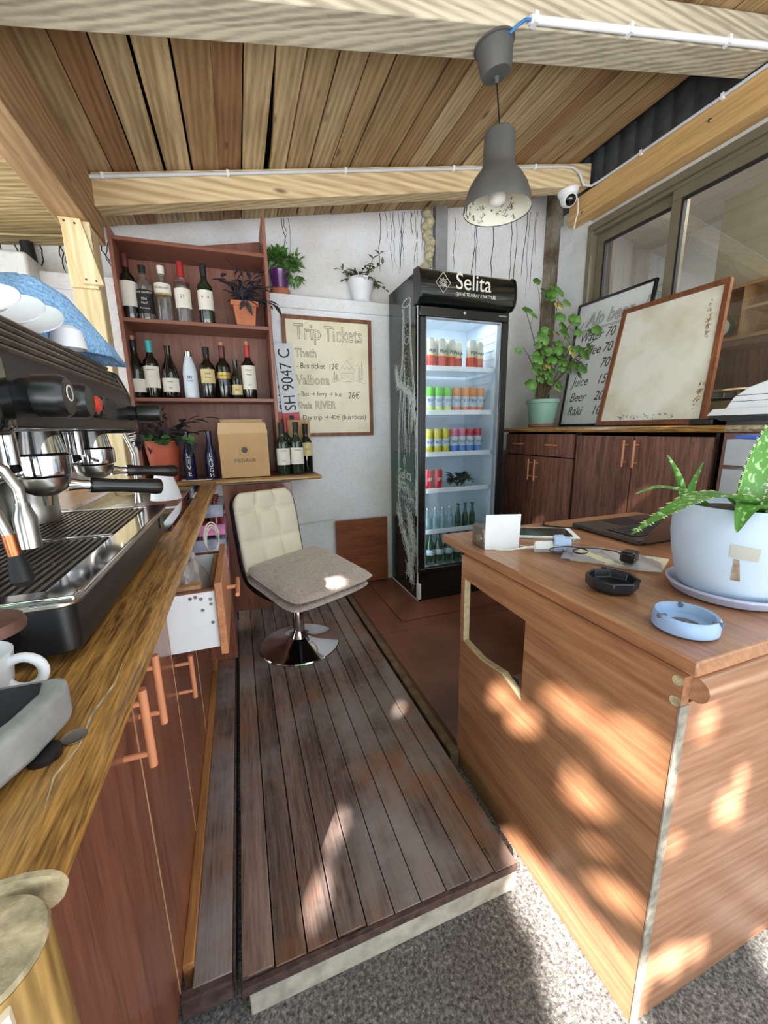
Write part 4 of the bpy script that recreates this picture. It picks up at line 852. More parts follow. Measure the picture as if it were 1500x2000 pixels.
MB().lathe([(0, .985), (.028, .985), (.029, .989), (.027, .995), (.012, .998), (0, .998)], (-.218, .405, 0), 28).build('tamper_disc', plain('brown worn metal', '6a4c40', .5, .3, vary=.4, scale=40), G)
MB().lathe([(0, .997), (.0125, .997), (.0125, 1.012), (0, 1.012)], (-.222, .405, 0), 16).build('tamper_neck', M_black, G)
MB().lathe([(.0115, 1.01), (.0115, 1.10), (0, 1.10)], (-.222, .405, 0), 16).build('tamper_column', M_chrome, G)
MB().hexa([(-.40, .36, .934), (-.32, .36, .934), (-.32, .402, .934), (-.40, .402, .934), (-.40, .36, 1.2), (-.32, .36, 1.2), (-.32, .402, 1.2), (-.40, .402, 1.2)]).box(-.34, -.212, .396, .414, 1.095, 1.115).build('grinder_body', M_blackm, G, .004)
cc = (-.262, .452, .8905)
T = thing('espresso_cup', 'small white espresso cup between the coffee machine and the grinder', 'cup', cc)
MB().lathe([(0, 0), (.018, 0), (.02, .003), (.031, .02), (.035, .052), (.0335, .053), (.029, .022), (.015, .006), (0, .006)], cc, 28).build('cup_body', M_white, T)
MB().tube([(cc[0] + .042 + .0165 * math.cos(R(a_)), cc[1], cc[2] + .029 + .0165 * math.sin(R(a_))) for a_ in range(150, -160, -18)], .0048, 12).build('handle', M_white, T)
tag(MB().lathe([(0, 0), (.008, 0), (.0095, .001), (.0095, .002), (.008, .0012), (0, .0012)], (-.157, .372, .8903), 24).build('metal_disc', M_steel, None, (-.157, .372, .89)), 'flat round metal cap lying on the counter by the grinder', 'cap')

# ================================================================== FRIDGE
FX0, FX1, FY0, FY1, FZ = .99, 1.585, 2.13, 2.59, .062
FR = thing('drinks_fridge', 'tall black glass-door drinks fridge with a lit header and a bottle picture on its side', 'fridge', (1.29, 2.36, FZ))
t = .035; FT = 1.99
MB().box(FX0, FX0 + t, FY0 + .045, FY1, FZ + .02, FT).box(FX1 - t, FX1, FY0 + .045, FY1, FZ + .02, FT).box(FX0 + t, FX1 - t, FY1 - t, FY1, FZ + .02, FT).box(FX0 + t, FX1 - t, FY0 + .045, FY1 - t, 1.80, FT).box(FX0 + t, FX1 - t, FY0 + .045, FY1 - t, FZ + .02, .255).build('cabinet', M_blackgloss, FR, .003)
MB().box(FX0 + t, FX0 + t + .004, FY0 + .05, FY1 - t, .255, 1.80).box(FX1 - t - .004, FX1 - t, FY0 + .05, FY1 - t, .255, 1.80).box(FX0 + t, FX1 - t, FY1 - t - .004, FY1 - t, .255, 1.80).box(FX0 + t, FX1 - t, FY0 + .05, FY1 - t, .255, .259).box(FX0 + t, FX1 - t, FY0 + .05, FY1 - t, 1.796, 1.80).build('liner', M_fridgein, FR)
mb = MB()
for i in range(30): z = .32 + i * .048; mb.box(FX1 - t - .008, FX1 - t - .004, FY0 + .09, FY1 - t - .02, z, z + .006)
mb.build('wall_ribs', M_fridgein, FR)
DR = MB()   # door frame
a, b, c, d = FX0 + .002, FX1 - .002, FZ + .19, 1.81; q0, q1 = FY0 - .0, FY0 + .04
DR.box(a, b, q0, q1, d - .055, d).box(a, b, q0, q1, c, c + .03).box(a, a + .042, q0, q1, c + .03, d - .055).box(b - .05, b, q0, q1, c + .03, d - .055)
DR = DR.build('door', M_black, FR, bev=.006)
box('door_glass', M_fglass, a + .042, b - .05, q0 + .012, q0 + .016, c + .03, d - .055, DR, 0)
MB().box(a + .042, a + .048, q0 + .006, q1, c + .03, d - .061).box(b - .056, b - .05, q0 + .006, q1, c + .03, d - .061).box(a + .042, b - .05, q0 + .006, q1, d - .061, d - .055).build('door_seal', plain('grey seal', '8a9096', .5), DR)
MB().lathe([(0, 0), (.009, 0), (.008, -.003), (0, -.004)], ((a + b) / 2 - .01, q0, d - .022), 16, 'y').build('lock', M_chrome, DR)
text('KLIMASAN', .011, M_label, DR, (b - .075, q0 - .001, d - .025))
MB().box(FX0, FX1, FY0 + .02, FY1, FZ, FZ + .185).build('plinth', M_black, FR, .004)
MB().box(FX0 - .0015, FX0 + .006, FY0 + .018, FY0 + .026, FZ, FT - .18).box(FX0 - .0015, FX0, FY0 + .03, FY1, FZ + .0, FZ + .012).build('corner_strip', M_conduit, FR)
MB().box(FX0 - .002, FX0 + .016, FY0 - .001, FY0 + .03, FZ + .02, FZ + .12).build('hinge_plate', M_white, FR, .002)
# header
hp = [(FY0 + .05, 1.818), (FY0 - .002, 1.822), (FY0 - .030, 1.845), (FY0 - .040, 1.885), (FY0 - .038, 1.93), (FY0 - .022, 1.975), (FY0 + .0, 1.992), (FY0 + .05, 1.995)]
HDR = MB().prism(hp, lambda y, z, t: (FX0 + (FX1 - FX0) * t, y, z)).build('header', plain('black header panel', '101614', .1, vary=.05, coat=.6), FR, angle=50)
MB().prism([(y - .004 if y < FY0 + .04 else y, z + (.004 if z > 1.9 else -.004)) for y, z in hp], lambda y, z, t: (FX0 - .012 + .012 * t, y, z)).build('header_end', M_black, HDR); MB().prism([(y - .004 if y < FY0 + .04 else y, z + (.004 if z > 1.9 else -.004)) for y, z in hp], lambda y, z, t: (FX1 + .012 * t, y, z)).build('header_end', M_black, HDR)
yh = FY0 - .0415
text('Selita', .118, M_label, HDR, (FX0 + .20, yh, 1.895), ext=.001, sx=.92, name='brand_lettering')
text('GJITHË TË MIRAT E NATYRËS', .0235, M_label, HDR, (FX0 + .20, yh - .0, 1.862), ext=.0006, sx=.86, shear=.15, name='small_lettering')
f = lambda p, q: (FX0 + .125 + p, yh, 1.918 + q)
strokes([[(0, .052), (.044, 0), (0, -.05), (-.044, 0), (0, .052)]] + [[(.006 * math.cos(k * .785), .006 * math.sin(k * .785)), (.026 * math.cos(k * .785), .026 * math.sin(k * .785))] for k in range(8)] + [[(.014 * math.cos(k * .785 + .39), .014 * math.sin(k * .785 + .39)), (.02 * math.cos(k * .785 + .39), .02 * math.sin(k * .785 + .39))] for k in range(8)], .0017, M_label, HDR, f, 'brand_emblem')
# printed side: the side panel skin with the bottle picture
xs = FX0 - .0009
def SP(y, z, t): return (xs - .0004 * t, y, z)
box('side_print', plain('dark green black print', '141e1a', .2, vary=.3, scale=9, coat=.3), FX0 - .0008, FX0, FY0 + .05, FY1 - .002, FZ + .014, FT - .002, FR, 0)
yc = 2.30
def sp_prof(z):   # bottle half width on the fridge side
    for (z0, w0), (z1, w1) in zip(PR, PR[1:]):
        if z0 <= z <= z1: return w0 + (w1 - w0) * (z - z0) / (z1 - z0)
    return PR[-1][1]
PR = [(.12, .11), (.5, .14), (1.0, .145), (1.12, .14), (1.35, .11), (1.6, .07), (1.75, .055), (1.84, .052), (1.85, .062), (1.88, .062)]
rd = random.Random(21); mb = MB()
for s_ in (-1, 1):
    for off, rr in ((0, .0035), (.012, .002), (.02, .0014)):
        pts = [(xs, yc + s_ * (sp_prof(z) - off) + .006 * rd.uniform(-1, 1) * (z < 1.5), z) for z in [.62 + .035 * k for k in range(36)]]; mb.tube(pts, rr, 4)
for k in range(34):   # vertical streaks on the glass
    y = yc + rd.uniform(-.8, .8) * .11; z0 = rd.uniform(.95, 1.3); L = rd.uniform(.1, .3); w_ = sp_prof(z0 + L) / .14
    mb.tube([(xs, y, z0), (xs, yc + (y - yc) * w_, z0 + L)], rd.uniform(.0008, .002), 4)
for zc, wx in ((1.865, .062), (1.66, .036)):
    for e in (0, .006): mb.tube([(xs, yc + (wx - e) * math.cos(t_), zc + (.022 - e * .5) * math.sin(t_)) for t_ in [i * 2 * math.pi / 20 for i in range(21)]], .0022 if zc > 1.8 else .0014, 4)
mb.build('bottle_picture', M_fwhite, FR)
def splash(seed, pts0, wob, nm):
    rd = random.Random(seed); mb = MB()
    for j in range(26):
        wob = wob * (1.045)
        pts = []
        for i in range(len(pts0) - 1):
            for k in range(5):
                a_, b_ = pts0[i], pts0[i + 1]; t_ = k / 5; pts.append((xs, a_[0] + (b_[0] - a_[0]) * t_ + rd.uniform(-wob, wob), a_[1] + (b_[1] - a_[1]) * t_ + rd.uniform(-wob, wob)))
        mb.tube(pts, rd.uniform(.0005, .0016), 4)
    return mb.build(nm, M_fwhite, FR)
splash(31, [(2.47, 1.52), (2.45, 1.43), (2.36, 1.40), (2.27, 1.36), (2.20, 1.30), (2.195, 1.2)], .016, 'splash_picture')
splash(33, [(2.45, .80), (2.30, .76), (2.2, .72)], .03, 'splash_picture'); splash(34, [(2.46, .62), (2.38, .48), (2.30, .40), (2.26, .26), (2.22, .14)], .022, 'splash_picture')
splash(35, [(2.30, .62), (2.24, .5), (2.2, .4), (2.3, .16)], .03, 'splash_picture')
rd = random.Random(8); mb = MB()
for k in range(900):
    z = rd.choice([rd.uniform(.4, .85), rd.uniform(.95, 1.8)]); y = yc + rd.uniform(-1, 1) * (sp_prof(z) - .012); s_ = rd.uniform(.0008, .0026)
    y = max(FY0 + .055, min(FY1 - .01, y)); mb.box(xs - .0003, xs, y - s_, y + s_, z - s_, z + s_)
o = mb.build('droplets', M_fwhite, FR); o['kind'] = 'stuff'
LB = MB().hexa([(xs - .0002, 2.19, .72), (xs - .0008, 2.19, .72), (xs - .0008, 2.52, .72), (xs - .0002, 2.52, .72), (xs - .0002, 2.19, 1.0), (xs - .0008, 2.19, 1.0), (xs - .0008, 2.52, 1.0), (xs - .0002, 2.52, 1.0)]).build('label_picture', M_fgreen, FR)
text('Selita', .095, M_fwhite, LB, (xs - .001, 2.44, .83), LEFTF, name='brand_lettering'); text('UJE MINERAL', .022, M_fwhite, LB, (xs - .001, 2.45, .795), LEFTF, name='small_lettering'); text('I GAZUAR NATYRAL', .02, M_fwhite, LB, (xs - .001, 2.46, .765), LEFTF, name='small_lettering')
strokes([[(0, .04), (.022, 0), (0, -.04), (-.022, 0), (0, .04)], [(0, .02), (.011, 0), (0, -.02), (-.011, 0), (0, .02)]], .0016, M_fwhite, LB, lambda p, q: (xs - .001, 2.345 + p, .945 + q), 'brand_emblem')
# inner shelves with price rail
SH = [.50, .765, .992, 1.243, 1.497]
for z in SH:
    s_ = MB().box(FX0 + t + .005, FX1 - t - .01, FY0 + .075, FY1 - t - .02, z - .006, z).build('shelf', clear('wire shelf', 'ffffff', .05, .2, .5, 'e8eef2') if 'wire shelf' not in _m else _m['wire shelf'], FR)
    box('shelf_rail', M_white, FX0 + t + .005, FX1 - t - .01, FY0 + .066, FY0 + .075, z - .016, z + .012, s_, .001)
fl = bpy.data.lights.new('fridge_lamp', 'AREA'); fl.shape = 'RECTANGLE'; fl.size = .42; fl.size_y = .1; fl.energy = 1.1; fl.color = (.85, .94, 1)
fo = bpy.data.objects.new('fridge_lamp', fl); fo.location = (1.29, 2.28, 1.79); COL.objects.link(fo)
fl2 = bpy.data.lights.new('fridge_strip', 'AREA'); fl2.shape = 'RECTANGLE'; fl2.size = .02; fl2.size_y = 1.4; fl2.energy = .8; fl2.color = (.82, .92, 1)
fo2 = bpy.data.objects.new('fridge_strip', fl2); fo2.location = (FX0 + t + .012, FY0 + .058, 1.03); fo2.rotation_euler = (0, 0, 0)
fo2.rotation_euler = Vector((1, .9, 0)).to_track_quat('-Z', 'Y').to_euler(); COL.objects.link(fo2)
# cans
def can_proto(name, label, h, r, bands, txt=None, tcol=None, grp=None, cat='can'):
    T = thing(name, label, cat, (0, 0, 0), grp)
    MB().lathe([(0, .002), (r * .75, .001), (r * .85, 0), (r, .008), (r, h - .010), (r * .86, h - .001), (r * .84, h - .001)], (0, 0, 0), 20).build('can_body', bands[0][2], T)
    MB().lathe([(r * .86, h - .0008), (r * .86, h + .0005), (r * .8, h - .003), (0, h - .003)], (0, 0, 0), 16).build('lid', M_steel, T)
    for z0, z1, m_ in bands[1:]: MB().lathe([(r + .0004, h * z0), (r + .0004, h * z1)], (0, 0, 0), 20).build('printed_band', m_, T)
    if txt: text(txt[0], txt[1], tcol, T, (0, -r - .0008, h * txt[2]), align='CENTER', name='printed_name')
    return T
m_beer = plain('silver beer can', 'c8c4b4', .3, .3, vary=.08); m_beerred = plain('red beer print', 'c2402c', .35, vary=.1); m_gl = plain('gold line', 'e0b868', .35)
m_lime = plain('lime can', '6cc43a', .3, vary=.15); m_ltop = plain('lime yellow', 'c8d84a', .35, vary=.1); m_or = plain('orange can', 'd88a48', .3, vary=.15); m_orr = plain('orange red', 'd86a50', .35, vary=.1)
m_yel = plain('yellow can', 'c2b23a', .3, vary=.25, scale=50); m_pk = plain('pink can', 'c8708c', .3, vary=.15); m_bl = plain('blue print', '4a80c8', .35, vary=.15); m_rd2 = plain('magenta red can', 'b83048', .3); m_cola = plain('red cola can', 'b41c22', .3, vary=.08); m_sil = plain('silver print', 'b8c4cc', .35, vary=.3, scale=60)
def row(proto, xs_, y, z, base, grp, ys=None):
    for i, x in enumerate(xs_):
        o = proto if i == 0 else copy_tree(proto)
        o.location = (x, (ys[i] if ys else y), z); o['group'] = grp
        o['label'] = base.replace('#', ORD[i]) if len(xs_) > 1 else base.replace('# of the ', '')
yc_ = FY0 + .118
p = can_proto('beer_can', '', .168, .0325, [(0, 1, m_beer), (.03, .42, m_beerred), (.42, .47, m_gl)], ('PEJA', .024, .53), M_ink)
row(p, [1.045, 1.118, 1.19, 1.262, 1.328, 1.40, 1.468], yc_, SH[4] + .001, '# of the tall silver and red beer cans on the top fridge shelf', 'beer cans on the top fridge shelf', [yc_, yc_, yc_, yc_ + .01, yc_ + .05, yc_, yc_ + .03])
p = can_proto('juice_can', '', .150, .027, [(0, 1, m_lime), (.2, .62, m_sil), (.02, .2, m_ltop)], ('SCH', .022, .42), M_blueink)
row(p, [1.042, 1.112, 1.172, 1.234], yc_, SH[3] + .001, '# of the lime green soft drink cans on the second fridge shelf', 'lime green cans in the fridge')
p = can_proto('juice_can', '', .150, .027, [(0, 1, m_or), (.22, .62, m_sil), (.02, .2, m_orr)], ('SCH', .022, .42), M_blueink)
row(p, [1.298, 1.36, 1.415, 1.472], yc_, SH[3] + .001, '# of the orange soft drink cans on the second fridge shelf', 'orange cans in the fridge')
p = can_proto('juice_can', '', .150, .027, [(0, 1, m_yel), (.3, .6, m_sil)], ('SCH', .022, .42), M_blueink)
row(p, [1.042, 1.108, 1.168, 1.226], yc_, SH[2] + .001, '# of the yellow printed cans on the third fridge shelf', 'yellow cans in the fridge')
p = can_proto('juice_can', '', .150, .027, [(0, 1, m_pk), (.3, .68, m_sil), (.02, .3, m_bl)], ('SCH', .022, .42), M_blueink)
row(p, [1.286, 1.342], yc_, SH[2] + .001, '# of the pink and blue cans on the third fridge shelf', 'pink cans in the fridge')
p = can_proto('juice_can', '', .150, .027, [(0, 1, m_rd2), (.3, .68, m_sil), (.02, .3, m_bl)], ('SCH', .022, .42), M_blueink)
row(p, [1.400, 1.462], yc_, SH[2] + .001, '# of the red-topped blue cans on the third fridge shelf', 'red-topped cans in the fridge')
p = can_proto('cola_can', '', .125, .031, [(0, 1, m_cola)], ('go', .03, .5), M_label)
row(p, [1.042, 1.108, 1.176], yc_, SH[1] + .001, '# of the red cans on the fourth fridge shelf', 'red cans in the fridge')
for i, x in enumerate((1.33, 1.395, 1.455)):
    T = thing('lying_bottle', ORD[i] + ' of the dark bottles lying behind the orange cans, gold cap forward', 'bottle', (x, 2.40, SH[3] + .031), 'bottles lying in the fridge')
    MB().lathe([(0, .16), (.028, .15), (.03, .14), (.03, .02), (.022, -.02), (.012, -.05), (.012, -.085), (0, -.085)], (x, 2.37, SH[3] + .031 + .0), 16, 'y').build('glass_body', M_glassd, T)
    T.location.z += .0
    MB().lathe([(0, -.09), (.013, -.088), (.0145, -.07), (.0145, -.066), (0, -.066)], (x, 2.37, SH[3] + .031), 14, 'y').build('cap', M_gold, T)
mb = MB(); rd = random.Random(2)
for i in range(60):
    a_ = rd.uniform(0, 6.28); mb.leaf((1.36 + rd.uniform(-.06, .06), 2.30 + rd.uniform(-.03, .03), SH[1] + .03 + rd.uniform(0, .045)), (math.cos(a_), math.sin(a_) * .6 - .2, rd.uniform(-.3, .8)), (0, 0, 1), .055, .035, .4, 3)
o = mb.build('lettuce', plain('dark green salad', '2c4638', .5, vary=.4, scale=40), None, (1.36, 2.3, SH[1])); tag(o, 'dark green bunch of salad leaves on the fourth fridge shelf', 'salad')
MB2 = MB().lathe([(0, 0), (.02, 0), (.022, .006), (.022, .07), (.012, .1), (.009, .13), (.0105, .132), (.0105, .14), (0, .14)], (0, 0, 0), 16)
T = thing('tonic_bottle', '', 'bottle', (0, 0, 0)); MB2.build('glass_body', M_tonic, T); MB().lathe([(0, .146), (.011, .145), (.0125, .136), (0, .136)], (0, 0, 0), 12).build('cap', M_steel, T)
row(T, [1.05, 1.105, 1.16, 1.215, 1.27], yc_, SH[0] + .001, '# of the small clear bottles on the fifth fridge shelf', 'small clear bottles in the fridge')
T = thing('tonic_bottle', '', 'bottle', (0, 0, 0)); MB().lathe([(0, 0), (.02, 0), (.022, .006), (.022, .07), (.012, .1), (.009, .14), (.0105, .142), (.0105, .152), (0, .152)], (0, 0, 0), 16).build('glass_body', M_petg, T); MB().lathe([(0, .158), (.011, .157), (.0125, .147), (0, .147)], (0, 0, 0), 12).build('cap', M_fgreen, T)
row(T, [1.33, 1.385, 1.44], yc_, SH[0] + .001, '# of the small green bottles on the fifth fridge shelf', 'small green bottles in the fridge')
T = thing('water_bottle', '', 'bottle', (0, 0, 0)); MB().lathe([(0, 0), (.026, 0), (.030, .008), (.028, .04), (.031, .06), (.031, .12), (.02, .16), (.011, .185), (.011, .2), (0, .2)], (0, 0, 0), 16).build('body', M_petg, T); MB().lathe([(.0315, .07), (.0315, .108)], (0, 0, 0), 16).build('label', m_sil, T); MB().lathe([(0, .212), (.012, .211), (.013, .195), (0, .195)], (0, 0, 0), 12).build('cap', M_fgreen, T)
row(T, [1.06, 1.125, 1.19, 1.26, 1.33, 1.4], yc_, .26, '# of the green plastic water bottles on the fridge floor', 'green water bottles in the fridge')

# ================================================================== RIGHT CABINETS
XC = 1.8
box('worktop_right', M_oak, 0, 0, 0, 0, 0, 0) if False else None
CW = thing('counter_top', 'oak worktop along the window wall carrying the boards and geranium', 'worktop', (2.05, 1.6, 1.11))
MB().box(1.80, 2.335, .86, 2.56, 1.112, 1.14).build('board', M_oak, CW)
MB().prism([(1.802, 1.112), (1.785, 1.115), (1.779, 1.126), (1.785, 1.137), (1.802, 1.14)], lambda a, b, t: (a, 1.02 + 1.54 * t, b)).build('bullnose_edge', M_oak, CW)
MB().prism([(1.802, 1.112), (1.785, 1.115), (1.779, 1.126), (1.785, 1.137), (1.802, 1.14)], lambda a, b, t: (a, .86 + .16 * t, b)).build('worn_edge', M_endgrain, CW)
def rcab(y0, y1, lab, drawers):
    T = thing('wall_cabinet', lab, 'cabinet', (2.05, (y0 + y1) / 2, .05), 'brown cabinets below the window')
    MB().box(XC + .02, 2.33, y0, y0 + .015, .05, 1.11).box(XC + .02, 2.33, y1 - .015, y1, .05, 1.11).box(2.315, 2.33, y0 + .015, y1 - .015, .05, 1.11).box(XC + .02, 2.315, y0 + .015, y1 - .015, .05, .065).build('body', plain('dark gap', '1c100c', .6) if 'dark gap' not in _m else _m['dark gap'], T)
    ym = (y0 + y1) / 2; zt = .965 if drawers else 1.10
    for (a_, b_, hy) in ((y0 + .006, ym - .003, ym - .028), (ym + .003, y1 - .006, ym + .028)):
        d_ = box('door', M_cabR, XC, XC + .018, a_, b_, .09, zt - .006, T, .0012)
        bar_handle(d_, XC, hy, zt - (.16 if drawers else .155), zt - .025, -1, .0055, .03)
        if drawers:
            e_ = box('drawer', M_cabR, XC, XC + .018, a_, b_, zt, 1.10, T, .0012)
            c_ = (a_ + b_) / 2; MB().tube([(XC - .028, c_ - .045, 1.035), (XC - .028, c_ + .045, 1.035)], .0045, 10).tube([(XC, c_ - .03, 1.035), (XC - .028, c_ - .03, 1.035)], .0032, 8).tube([(XC, c_ + .03, 1.035), (XC - .028, c_ + .03, 1.035)], .0032, 8).build('handle', M_handle, e_)
    return T
rcab(1.055, 1.765, 'brown ribbed two-door cabinet under the window, nearer the printer', False)
rcab(1.772, 2.40, 'brown ribbed cabinet with two drawers over doors beside the fridge', True)
T = thing('side_cabinet', 'plain brown cabinet end behind the paper trays', 'cabinet', (2.05, .95, .05)); MB().box(XC + .01, 2.33, .88, 1.035, .05, 1.11).build('body', M_cab, T, .002)
# boards leaning on the window
def leanboard(name, lab, yb0, yb1, yt0, yt1, xb, xt, z0, z1, fmat, bmat, fw, th=.018):
    """board with corners: bottom near/far y, top near/far y"""
    T = thing(name, lab, 'board', (xb, (yb0 + yb1) / 2, z0))
    def f(u, v, n):   # u 0..1 from far (left) to near (right)
        y = (yb1 + (yb0 - yb1) * u) * (1 - v) + (yt1 + (yt0 - yt1) * u) * v; ca = Vector((-(z1 - z0), 0, xt - xb)).normalized(); return Vector((xb + (xt - xb) * v, y, z0 + (z1 - z0) * v)) + ca * n
    W_ = yb1 - yb0; H_ = math.hypot(z1 - z0, xt - xb); a_ = fw / W_; c_ = fw / H_
    def bar(u0, u1, v0, v1, n0, n1): return [f(u0, v0, n0), f(u1, v0, n0), f(u1, v1, n0), f(u0, v1, n0), f(u0, v0, n1), f(u1, v0, n1), f(u1, v1, n1), f(u0, v1, n1)]
    mb = MB()
    for q_ in ((0, 1, 0, c_), (0, 1, 1 - c_, 1), (0, a_, c_, 1 - c_), (1 - a_, 1, c_, 1 - c_)): mb.hexa(bar(*q_, 0, th))
    mb.build('frame', fmat, T, .002)
    MB().hexa(bar(a_, 1 - a_, c_, 1 - c_, .002, th * .55)).build('board_face', bmat, T)
    n_ = th * .55 + .001
    o_ = f(0, 0, n_); ux = (f(1, 0, n_) - o_).normalized(); uy = (f(0, 1, n_) - o_).normalized(); uy = (uy - ux * uy.dot(ux)).normalized(); un = ux.cross(uy)
    rot = Matrix((ux, uy, un)).transposed()
    return T, f, rot, n_
T, f, rot, n_ = leanboard('menu_board', 'white menu board in a black frame with drink prices, behind the blank board', 1.72, 2.25, 1.765, 2.32, 2.14, 2.31, 1.142, 1.955, M_black, M_menu, .014)
def mt_(s, sz, u, v, ol=0, sx=.8): text(s, sz, M_inkg, T, f(u, v, n_), rot, outline=ol, shear=.25, sx=sx, name='hand_lettering')
mt_('Alp beer  10', .12, .16, .80, .0014, .8)
for s, p_, v in (('Water', '70', .68), ('Coffee', '70', .565), ('Tea', '70', .45), ('Juice', '150', .325), ('Beer', '200', .2), ('Raki', '100', .09)): mt_(s, .085, .1, v); mt_(p_, .085, .47, v)
strokes([[(.1, .765), (.95, .765)], [(.1, .775), (.95, .775)]], .0012, M_inkg, T, lambda a_, b_: f(a_, b_, n_), 'drawing')
T, f, rot, n_ = leanboard('blank_board', 'large yellowed blank board in a brown wooden frame on the worktop by the window', 1.215, 1.80, 1.30, 1.84, 1.99, 2.17, 1.142, 1.79, M_framebr, M_creamboard2, .024, .022)
rd = random.Random(14); mb = MB()
def smear(u0, v0, u1, v1, n, r0=.001, r1=.003):
    for i in range(n):
        t_ = rd.random(); u = u0 + (u1 - u0) * t_ + rd.uniform(-.012, .012); v = v0 + (v1 - v0) * t_ + rd.uniform(-.012, .012); p0 = f(u, v, n_ - .0006)
        mb.tube([p0, f(u + rd.uniform(-.012, .012), v + rd.uniform(-.014, .014), n_ - .0006), f(u + rd.uniform(-.02, .02), v + rd.uniform(-.02, .02), n_ - .0006)], rd.uniform(r0, r1), 4)
smear(.88, .62, .87, .86, 46, .0008, .0018); smear(.9, .2, .93, .3, 14); smear(.9, .1, .9, .18, 6)
mb.build('brown_stains', plain('faint brown marks', '9c8468', .7), T)
mb = MB(); smear(.22, .065, .3, .07, 12, .0008, .0022); smear(.35, .065, .75, .075, 20, .0006, .0014); mb.build('ink_marks', plain('faded ink', '54546c', .6), T)
# geranium
c = (1.99, 2.27, 1.1405)
T = thing('potted_plant', 'tall leggy geranium with round leaves in a mint green pot by the window corner', 'potted plant', c)
MB().lathe([(0, 0), (.082, 0), (.088, .008), (.088, .02), (.08, .024), (0, .024)], c, 28).build('saucer', plain('brown saucer', '9a6a58', .7), T)
MB().lathe([(.075, .012), (.084, .05), (.1, .16), (.108, .162), (.108, .185), (.1, .186), (.096, .165), (0, .16)], c, 32).build('pot', M_mint, T)
soil(T, (c[0], c[1], c[2] + .162), .095)
rd = random.Random(44); st = MB(); lv = MB(); ly = MB()
ends = [(-.20, -.03, .72), (-.11, -.03, .84), (0, -.02, .72), (.10, -.08, .64), (.19, -.12, .66), (-.22, -.05, .50), (-.12, -.05, .42), (.03, -.05, .80), (.2, -.14, .46), (-.03, -.06, .5), (.30, -.18, .60), (-.02, -.02, 1.0)]
for ei, e in enumerate(ends):
    p0 = Vector((c[0] + rd.uniform(-.03, .03), c[1], c[2] + .16)); p3 = Vector((c[0] + e[0], c[1] + e[1], c[2] + e[2])); mid = (p0 + p3) / 2 + Vector((rd.uniform(-.03, .03) - e[0] * .2, -.01, .02))
    pts = [(p0 * (1 - t_) ** 2 + mid * 2 * t_ * (1 - t_) + p3 * t_ * t_) for t_ in [k / 7 for k in range(8)]]; st.tube(pts, [.0055, .005, .0045, .004, .0035, .003, .0025, .002], 6)
    if ei == 11: continue
    for k in range(6):
        p_ = pts[rd.choice([3, 4, 5, 6, 7, 7])]; a_ = rd.uniform(0, 6.28); q_ = p_ + Vector((math.cos(a_) * .085, math.sin(a_) * .03 - .02, rd.uniform(-.05, .07))); st.tube([p_, q_], .0012, 4)
        m_ = ly if rd.random() < .03 else lv
        roundleaf(m_, q_, (rd.uniform(-.6, .4), -1, rd.uniform(.1, 1.1)), rd.uniform(.024, .044), 10, .07)
for k in range(5): roundleaf(ly if k < 1 else lv, (c[0] + rd.uniform(-.1, .1), c[1] - .04, c[2] + rd.uniform(.25, .4)), (0, -1, .5), .028)
st.build('stem', M_stem, T); lv.build('foliage', M_leafb, T, solid=.0008); ly.build('yellow_leaves', M_leafy, T, solid=.0008)

# printer, tray, trackball, paper trays on and by the right worktop
T = thing('printer', 'white printer with a dark base at the right end of the window worktop', 'printer', (2.0, .98, 1.14))
MB().hexa([(1.87, .86, 1.157), (2.2, .86, 1.157), (2.2, 1.09, 1.157), (1.87, 1.09, 1.157), (1.86, .86, 1.18), (2.22, .86, 1.18), (2.22, 1.14, 1.18), (1.86, 1.14, 1.18)]).build('base', plain('dark printer base', '3c4048', .5), T)
MB().hexa([(1.86, .86, 1.18), (2.22, .86, 1.18), (2.22, 1.14, 1.18), (1.86, 1.14, 1.18), (1.86, .86, 1.205), (2.22, .86, 1.205), (2.22, 1.12, 1.205), (1.86, 1.12, 1.205)]).build('tray', M_white, T)
MB().prism([(1.10, 1.205), (1.075, 1.25), (1.03, 1.285), (.96, 1.31), (.86, 1.325), (.86, 1.205)], lambda a, b, t: (1.90 + .3 * t, a, b)).build('lid', M_white, T, bev=.004)
MB().box(1.899, 1.9, .861, 1.078, 1.232, 1.234).box(1.899, 1.9, .861, 1.065, 1.255, 1.257).build('panel_gap', M_inkg, T)
MB().box(1.89, 2.2, .87, 1.08, 1.1405, 1.157).build('foot', M_black, T)
tag(MB().box(1.86, 2.12, 1.115, 1.21, 1.1405, 1.168).build('router_box', M_black, None, (2.0, 1.2, 1.14), .004), 'flat black box lying between the blank board and the printer', 'box')
tag(MB().lathe([(0, 0), (.035, 0), (.042, .02), (.036, .042), (.02, .052), (0, .055)], (2.19, 1.17, 1.1405), 24).build('round_speaker', M_blackgloss, None, (2.19, 1.17, 1.1405)), 'small round black dome standing behind the flat black box', 'speaker')
for k in range(3):
    z = .79 + .105 * k; T = thing('paper_tray', ('bottom', 'middle', 'top')[k] + ' of the three grey stacked paper trays beside the cabinet', 'paper tray', (1.75, .82, z), 'stacked paper trays')
    MB().box(1.64, 1.645, .66, .93, z, z + .092).box(1.64, 1.79, .925, .93, z, z + .092).box(1.64, 1.79, .66, .93, z, z + .004).box(1.64, 1.79, .66, .665, z, z + .092).build('tray', plain('grey tray plastic', 'a4a8ae', .5) if k == 0 else _m['grey tray plastic'], T, bev=.002)
